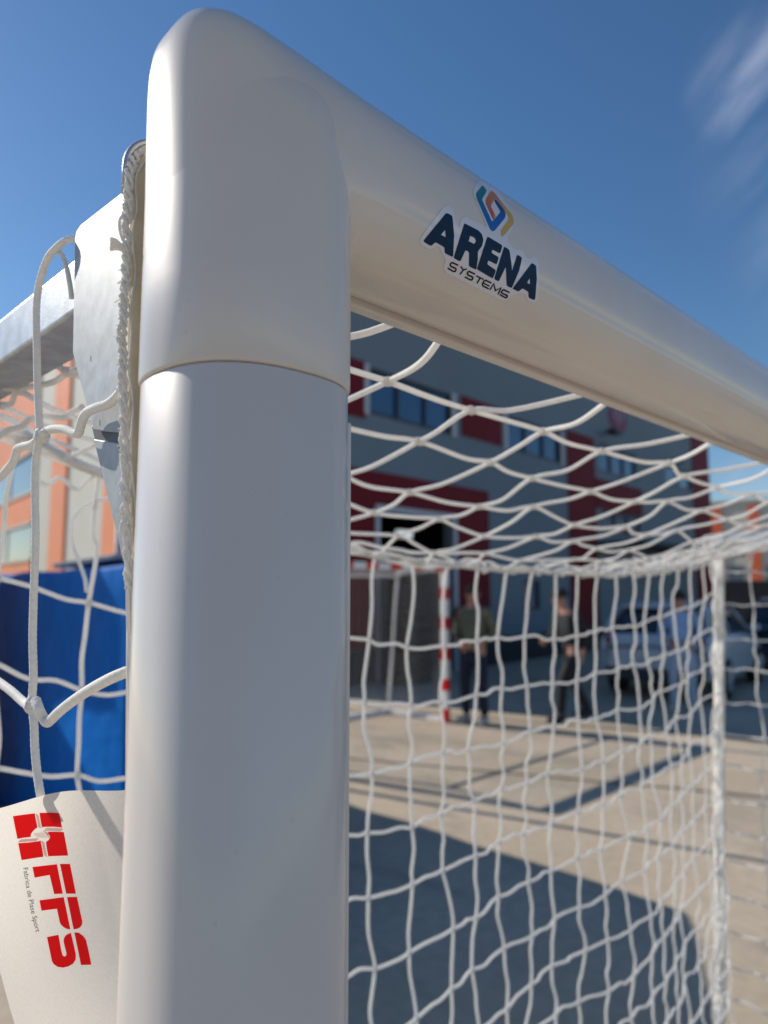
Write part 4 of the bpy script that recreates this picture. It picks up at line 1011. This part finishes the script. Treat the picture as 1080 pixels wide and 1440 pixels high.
def person(x, y, head, label, pose, cols, H=1.74):
    root = tag(empty('person', (x, y, 0), head), label, 'person', 'people beyond the net'); T = root.matrix_world @ Matrix.Scale(H / 1.75, 4)
    P = {k: Vector(v) for k, v in pose.items()}
    def chain(mbx, keys, radii): pass
    # body: one continuous surface
    J = ['pelvis', 'waist', 'chest', 'neck', 'headb', 'headt', 'shL', 'elL', 'wrL', 'haL', 'shR', 'elR', 'wrR', 'haR', 'hiL', 'knL', 'anL', 'toL', 'hiR', 'knR', 'anR', 'toR']
    Rr = dict(pelvis=.125, waist=.105, chest=.13, neck=.055, headb=.078, headt=.082, shL=.055, elL=.04, wrL=.028, haL=.036, shR=.055, elR=.04, wrR=.028, haR=.036, hiL=.085, knL=.055, anL=.04, toL=.034, hiR=.085, knR=.055, anR=.04, toR=.034)
    E_ = [('pelvis', 'waist'), ('waist', 'chest'), ('chest', 'neck'), ('neck', 'headb'), ('headb', 'headt'), ('chest', 'shL'), ('shL', 'elL'), ('elL', 'wrL'), ('wrL', 'haL'), ('chest', 'shR'), ('shR', 'elR'), ('elR', 'wrR'), ('wrR', 'haR'), ('pelvis', 'hiL'), ('hiL', 'knL'), ('knL', 'anL'), ('anL', 'toL'), ('pelvis', 'hiR'), ('hiR', 'knR'), ('knR', 'anR'), ('anR', 'toR')]
    V, F = skinned('b', [(P[j], Rr[j]) for j in J], [(J.index(a), J.index(b)) for a, b in E_], M['skin'], root, T)
    mb = MB(); mb.add(V, F)
    hc = (P['headb'] + P['headt']) / 2; fwd = P['face'].normalized(); side_ = Vector((fwd.y, -fwd.x, 0)).normalized()
    def tr(p): return T @ Vector(p)
    def ballh(c, r, sc): mb.ball(tr(c), r, 10, 8, sc, Matrix.Rotation(math.atan2(fwd.y, fwd.x) + head, 4, 'Z'))
    ballh(hc + fwd * .105 + Vector((0, 0, -.012)), .02, (1.0, .7, 1.3))       # nose
    ballh(hc + fwd * .088 + Vector((0, 0, -.062)), .02, (.5, 1.3, .45))        # mouth
    for s_ in (-1, 1): ballh(hc + side_ * .088 * s_ + Vector((0, 0, -.01)), .028, (.7, .35, 1.1))   # ears
    for sd_ in ('L', 'R'):
        hd = P['ha' + sd_]; wr = P['wr' + sd_]; d = (hd - wr).normalized(); q = d.cross(fwd); q = q.normalized() if q.length > .1 else side_
        pn = d.cross(q).normalized()
        for k, ln in enumerate((.07, .08, .076, .06)):
            b0 = hd + d * .02 + q * (.027 - .018 * k); mb.tube([tr(p_) for p_ in (b0, b0 + d * ln * .5 + pn * .006, b0 + d * ln * .8 + pn * .02, b0 + d * ln * .95 + pn * .033)], [.0095, .009, .008, .006], 6)
        b0 = wr + d * .03 + q * .03; mb.tube([tr(p_) for p_ in (b0, b0 + d * .03 + q * .02, b0 + d * .06 + q * .022 + pn * .012)], [.012, .010, .008], 6)
    mb.build('body', M['skin'], root, smooth=True)
    for s_ in (-1, 1):
        mb = MB(); mb.ball(tr(hc + fwd * .083 + side_ * .033 * s_ + Vector((0, 0, .015))), .011, 8, 6); mb.build('eye', M['black'], root, smooth=True)
    # hair / cap
    mb = MB(); mb.ball(tr(hc + Vector((0, 0, .045)) - fwd * .018), .104, 16, 10, (1.02, .92, .82), Matrix.Rotation(math.atan2(fwd.y, fwd.x) + head, 4, 'Z'))
    if cols.get('cap'): mb.ball(tr(hc + Vector((0, 0, .055)) + fwd * .085), .075, 12, 6, (1.0, .9, .12), Matrix.Rotation(math.atan2(fwd.y, fwd.x) + head, 4, 'Z'))
    mb.build('cap' if cols.get('cap') else 'hair', cols['hair'], root, smooth=True)
    # jacket
    tl = cols.get('tail', .06); hem = P['pelvis'] + Vector((0, 0, -tl))
    N = [(P['waist'], .155, .12), (hem, .165, .135), (P['chest'] + Vector((0, 0, -.06)), .175, .125), (P['chest'] + Vector((0, 0, .08)), .11, .09), (P['neck'] + Vector((0, 0, -.02)), .07, .07)]
    for sd_ in ('L', 'R'):
        b_ = len(N); w = P['wr' + sd_]; e = P['el' + sd_]; cuff = e.lerp(w, cols.get('sleeve', .95))
        N += [(P['sh' + sd_], .078), (P['sh' + sd_].lerp(e, .55), .066), (e, .060), (e.lerp(cuff, .6), .05), (cuff, .046)]
    EJ = [(0, 1), (0, 2), (2, 3), (3, 4), (2, 5), (5, 6), (6, 7), (7, 8), (8, 9), (2, 10), (10, 11), (11, 12), (12, 13), (13, 14)]
    V, F = skinned('j', N, EJ, None, None, T); mb = MB(); mb.add(V, F); mb.build(cols.get('topname', 'jacket'), cols['top'], root, smooth=True)
    N = [(P['pelvis'] + Vector((0, 0, .03)), .145, .12), (P['pelvis'] + Vector((0, 0, -.06)), .15, .125)]
    for sd_ in ('L', 'R'): N += [(P['hi' + sd_] + Vector((0, 0, -.04)), .105), (P['hi' + sd_].lerp(P['kn' + sd_], .5), .09), (P['kn' + sd_], .073), (P['kn' + sd_].lerp(P['an' + sd_], .5), .066), (P['an' + sd_] + Vector((0, 0, .02)), .06)]
    EJ = [(0, 1), (1, 2), (2, 3), (3, 4), (4, 5), (5, 6), (1, 7), (7, 8), (8, 9), (9, 10), (10, 11)]
    V, F = skinned('t', N, EJ, None, None, T); mb = MB(); mb.add(V, F); mb.build('trousers', cols['legs'], root, smooth=True)
    for sd_ in ('L', 'R'):
        a, t_ = P['an' + sd_], P['to' + sd_]; d = (t_ - a); d.z = 0; d.normalize(); hz = min(a.z, t_.z + .06)
        c = Vector((a.x, a.y, a.z - .035)) + d * .06; mb = MB()
        mb.ball(tr(c), .15 * H / 1.75, 14, 8, (1, .36, .36), Matrix.Rotation(math.atan2(d.y, d.x) + head, 4, 'Z')); mb.ball(tr(a + Vector((0, 0, 0))), .055, 10, 6)
        mb.build('shoe', cols['shoes'], root, smooth=True)
    return root
# local axes: +x is where the person faces, +y their left
STAND = dict(pelvis=(0, 0, .95), waist=(0, 0, 1.10), chest=(0, 0, 1.34), neck=(.01, 0, 1.49), headb=(.02, 0, 1.585), headt=(.02, 0, 1.665), face=(1, 0, 0),
             shL=(0, .19, 1.40), elL=(-.04, .27, 1.13), wrL=(.10, .17, 1.02), haL=(.17, .10, 1.0), shR=(0, -.19, 1.40), elR=(-.04, -.27, 1.13), wrR=(.10, -.17, 1.02), haR=(.17, -.10, 1.0),
             hiL=(0, .095, .88), knL=(.03, .12, .49), anL=(-.02, .13, .075), toL=(.15, .16, .035), hiR=(0, -.095, .88), knR=(.03, -.12, .49), anR=(-.02, -.13, .075), toR=(.15, -.16, .035))
M['camo'] = cloth('olive_jacket', (0.15, 0.155, 0.10)); M['navytr'] = cloth('navy_trousers', (0.012, 0.018, 0.040)); M['shoep'] = mat('pale_shoes', (0.5, 0.47, 0.40), 0.7)
M['blacktop'] = cloth('black_jacket', (0.022, 0.022, 0.026)); M['blacktr'] = cloth('black_trousers', (0.014, 0.014, 0.016)); M['shoeb'] = mat('black_shoes', (0.015, 0.015, 0.015), 0.6)
M['bluetop'] = cloth('pale_blue_shirt', (0.30, 0.46, 0.68)); M['paletr'] = cloth('pale_jeans', (0.42, 0.50, 0.60))
g1 = on_z(668, 1017); person(g1.x, g1.y, radians(190), 'person in an olive jacket and navy trousers standing right of the red and white post', dict(STAND, face=(1, .5, 0)),
       dict(hair=M['hairgrey'], top=M['camo'], legs=M['navytr'], shoes=M['shoep'], tail=.05), 1.75)
WALK = dict(STAND); WALK.update(pelvis=(0, 0, .93), waist=(.02, 0, 1.08), chest=(.09, 0, 1.31), neck=(.13, 0, 1.46), headb=(.17, 0, 1.545), headt=(.18, 0, 1.625), face=(1, .1, -.2), shL=(.09, .19, 1.37), elL=(-.06, .25, 1.13), wrL=(-.02, .22, .92), haL=(.0, .21, .85),
            shR=(.09, -.19, 1.37), elR=(.12, -.25, 1.10), wrR=(.30, -.18, 1.0), haR=(.36, -.14, 1.0), knL=(.22, .10, .51), anL=(.27, .11, .09), toL=(.43, .12, .04), knR=(-.06, -.10, .48), anR=(-.27, -.11, .11), toR=(-.13, -.12, .035), hiL=(.02, .095, .86), hiR=(-.01, -.095, .86))
g2 = on_z(808, 1014); person(g2.x, g2.y, radians(152), 'person in black jacket and dark cap striding left in the middle of the three people', WALK,
       dict(hair=M['hair'], cap=True, top=M['blacktop'], legs=M['blacktr'], shoes=M['shoeb'], tail=.10), 1.74)
g3 = on_z(962, 1000); person(g3.x, g3.y, radians(200), 'person in pale blue shirt and light jeans standing by the white car', STAND,
       dict(hair=M['hair'], top=M['bluetop'], topname='shirt', legs=M['paletr'], shoes=M['shoep'], tail=.08, sleeve=.9), 1.66)

# ================================================================== PARKED CARS
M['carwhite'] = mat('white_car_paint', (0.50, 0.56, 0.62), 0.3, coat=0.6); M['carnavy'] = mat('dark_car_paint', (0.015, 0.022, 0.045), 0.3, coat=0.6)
M['carglass'] = mat('car_glass', (0.01, 0.02, 0.03), 0.08, coat=0.4); M['tyre'] = mat('tyre', (0.015, 0.015, 0.015), 0.9); M['rim'] = mat('alloy', (0.45, 0.46, 0.48), 0.35, 0.7)
M['tail'] = mat('tail_lamp', (0.30, 0.01, 0.01), 0.25, coat=0.5); M['plast'] = mat('bumper_plastic', (0.04, 0.04, 0.045), 0.6); M['plateyw'] = mat('number_plate', (0.62, 0.62, 0.60), 0.5); M['lampc'] = mat('head_lamp', (0.6, 0.62, 0.65), 0.15, coat=0.6)
def car(x, y, head, label, paint):
    root = tag(empty('parked_car', (x, y, 0), head), label, 'car', 'cars parked in front of the hall'); T = root.matrix_world
    def loft(secs, name, m, par=root):
        mbx = MB(); n = len(secs[0]); vs = [T @ Vector(p_) for s_ in secs for p_ in s_]
        fs = [(i * n + k, i * n + (k + 1) % n, (i + 1) * n + (k + 1) % n, (i + 1) * n + k) for i in range(len(secs) - 1) for k in range(n)] + [tuple(range(n)), tuple(reversed(range((len(secs) - 1) * n, len(secs) * n)))]
        mbx.add(vs, fs); o = mbx.build(name, m, par, smooth=True); ss = o.modifiers.new('s', 'SUBSURF'); ss.levels = 2; ss.render_levels = 2; return o
    def sec(xx, zb, zt, w, tw=.92):   # rounded box section
        return [(xx, -w, zb + .1), (xx, -w, (zb + zt) / 2), (xx, -w * .985, zt - .08), (xx, -w * tw, zt), (xx, 0, zt + .015), (xx, w * tw, zt), (xx, w * .985, zt - .08), (xx, w, (zb + zt) / 2), (xx, w, zb + .1), (xx, w * .9, zb), (xx, 0, zb), (xx, -w * .9, zb)]
    # origin at the middle of the rear bumper, +x forward
    loft([sec(0.02, .34, .80, .78), sec(0.03, .30, .98, .84), sec(.12, .27, 1.0, .87), sec(.8, .22, .98, .89), sec(2.2, .2, .96, .89), sec(3.1, .22, .93, .88), sec(3.9, .25, .82, .85), sec(4.2, .30, .72, .78), sec(4.28, .36, .62, .70)], 'body', paint)
    def cab(xx, zt, w0, w1): return [(xx, -w0, .93), (xx, -w1, zt - .07), (xx, -w1 * .86, zt), (xx, 0, zt + .02), (xx, w1 * .86, zt), (xx, w1, zt - .07), (xx, w0, .93), (xx, 0, .90)]
    loft([cab(.10, 1.02, .80, .76), cab(.13, 1.05, .80, .74), cab(.42, 1.42, .80, .64), cab(.9, 1.47, .80, .66), cab(1.9, 1.48, .80, .66), cab(2.35, 1.38, .80, .66), cab(3.0, 1.0, .80, .74), cab(3.08, .96, .8, .76)], 'cabin_glass', M['carglass'])
    loft([[(a_, -w, z - .0), (a_, -w * .9, z + .035), (a_, 0, z + .05), (a_, w * .9, z + .035), (a_, w, z), (a_, 0, z - .02)] for a_, z, w in ((.36, 1.40, .60), (.42, 1.435, .64), (1.2, 1.47, .655), (2.0, 1.45, .655), (2.3, 1.38, .62))], 'roof', paint)
    for s_ in (-1, 1):
        for pts in ([(.16, .80, 1.0), (.45, .665, 1.40)], [(1.35, .81, .96), (1.38, .665, 1.43)], [(2.95, .79, .98), (2.3, .665, 1.36)]):
            mb = MB(); mb.tube([T @ Vector((a_, b_ * s_, c_)) for a_, b_, c_ in pts], .035 if pts[0][0] < 1 else .025, 8); mb.build('pillar', paint, root, smooth=True)
        mb = MB(); mb.ball(T @ Vector((.06, .70 * s_, .84)), .12, 12, 8, (.35, .8, 1.0), Matrix.Rotation(head, 4, 'Z')); mb.build('tail_lamp', M['tail'], root, smooth=True)
        mb = MB(); mb.ball(T @ Vector((4.16, .58 * s_, .66)), .12, 12, 8, (.6, 1.3, .6), Matrix.Rotation(head, 4, 'Z')); mb.build('headlight', M['lampc'], root, smooth=True)
        mb = MB(); mb.ball(T @ Vector((2.65, .96 * s_, 1.02)), .10, 10, 8, (.6, 1, .7), Matrix.Rotation(head, 4, 'Z')); mb.build('mirror', paint, root, smooth=True)
        for wx in (.78, 3.35):
            c = T @ Vector((wx, .80 * s_, .31)); ax = (T.to_3x3() @ Vector((0, 1, 0))).normalized()
            w_ = empty('wheel', c); w_.parent = root; w_.matrix_parent_inverse = root.matrix_world.inverted()
            mb = MB(); mb.tube([c - ax * .11, c - ax * .10, c + ax * .10, c + ax * .11], [.28, .31, .31, .28], 28); o = mb.build('tyre', M['tyre'], w_, smooth=False)
            mb = MB(); mb.tube([c + ax * .112 * s_, c + ax * .118 * s_], [.20, .18], 20)
            for k in range(5): a_ = 2 * pi * k / 5; d_ = T.to_3x3() @ Vector((cos(a_), 0, sin(a_))); mb.tube([c + ax * .12 * s_, c + ax * .12 * s_ + d_ * .18], .02, 6)
            mb.build('rim', M['rim'], w_)
    mb = MB(); mb.box(-.03, -.74, .27, .10, .74, .47, T); mb.build('rear_bumper', M['plast'], root, bevel=.03)
    mb = MB(); mb.box(-.012, -.26, .62, .02, .26, .73, T); mb.build('number_plate', M['plateyw'], root, bevel=.004)
    return root
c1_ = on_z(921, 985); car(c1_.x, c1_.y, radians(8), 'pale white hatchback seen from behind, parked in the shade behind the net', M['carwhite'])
c2_ = at_depth(1105, 827, 14.5); car(c2_.x, c2_.y, radians(8), 'dark navy car parked at the right edge beyond the rear upright', M['carnavy'])
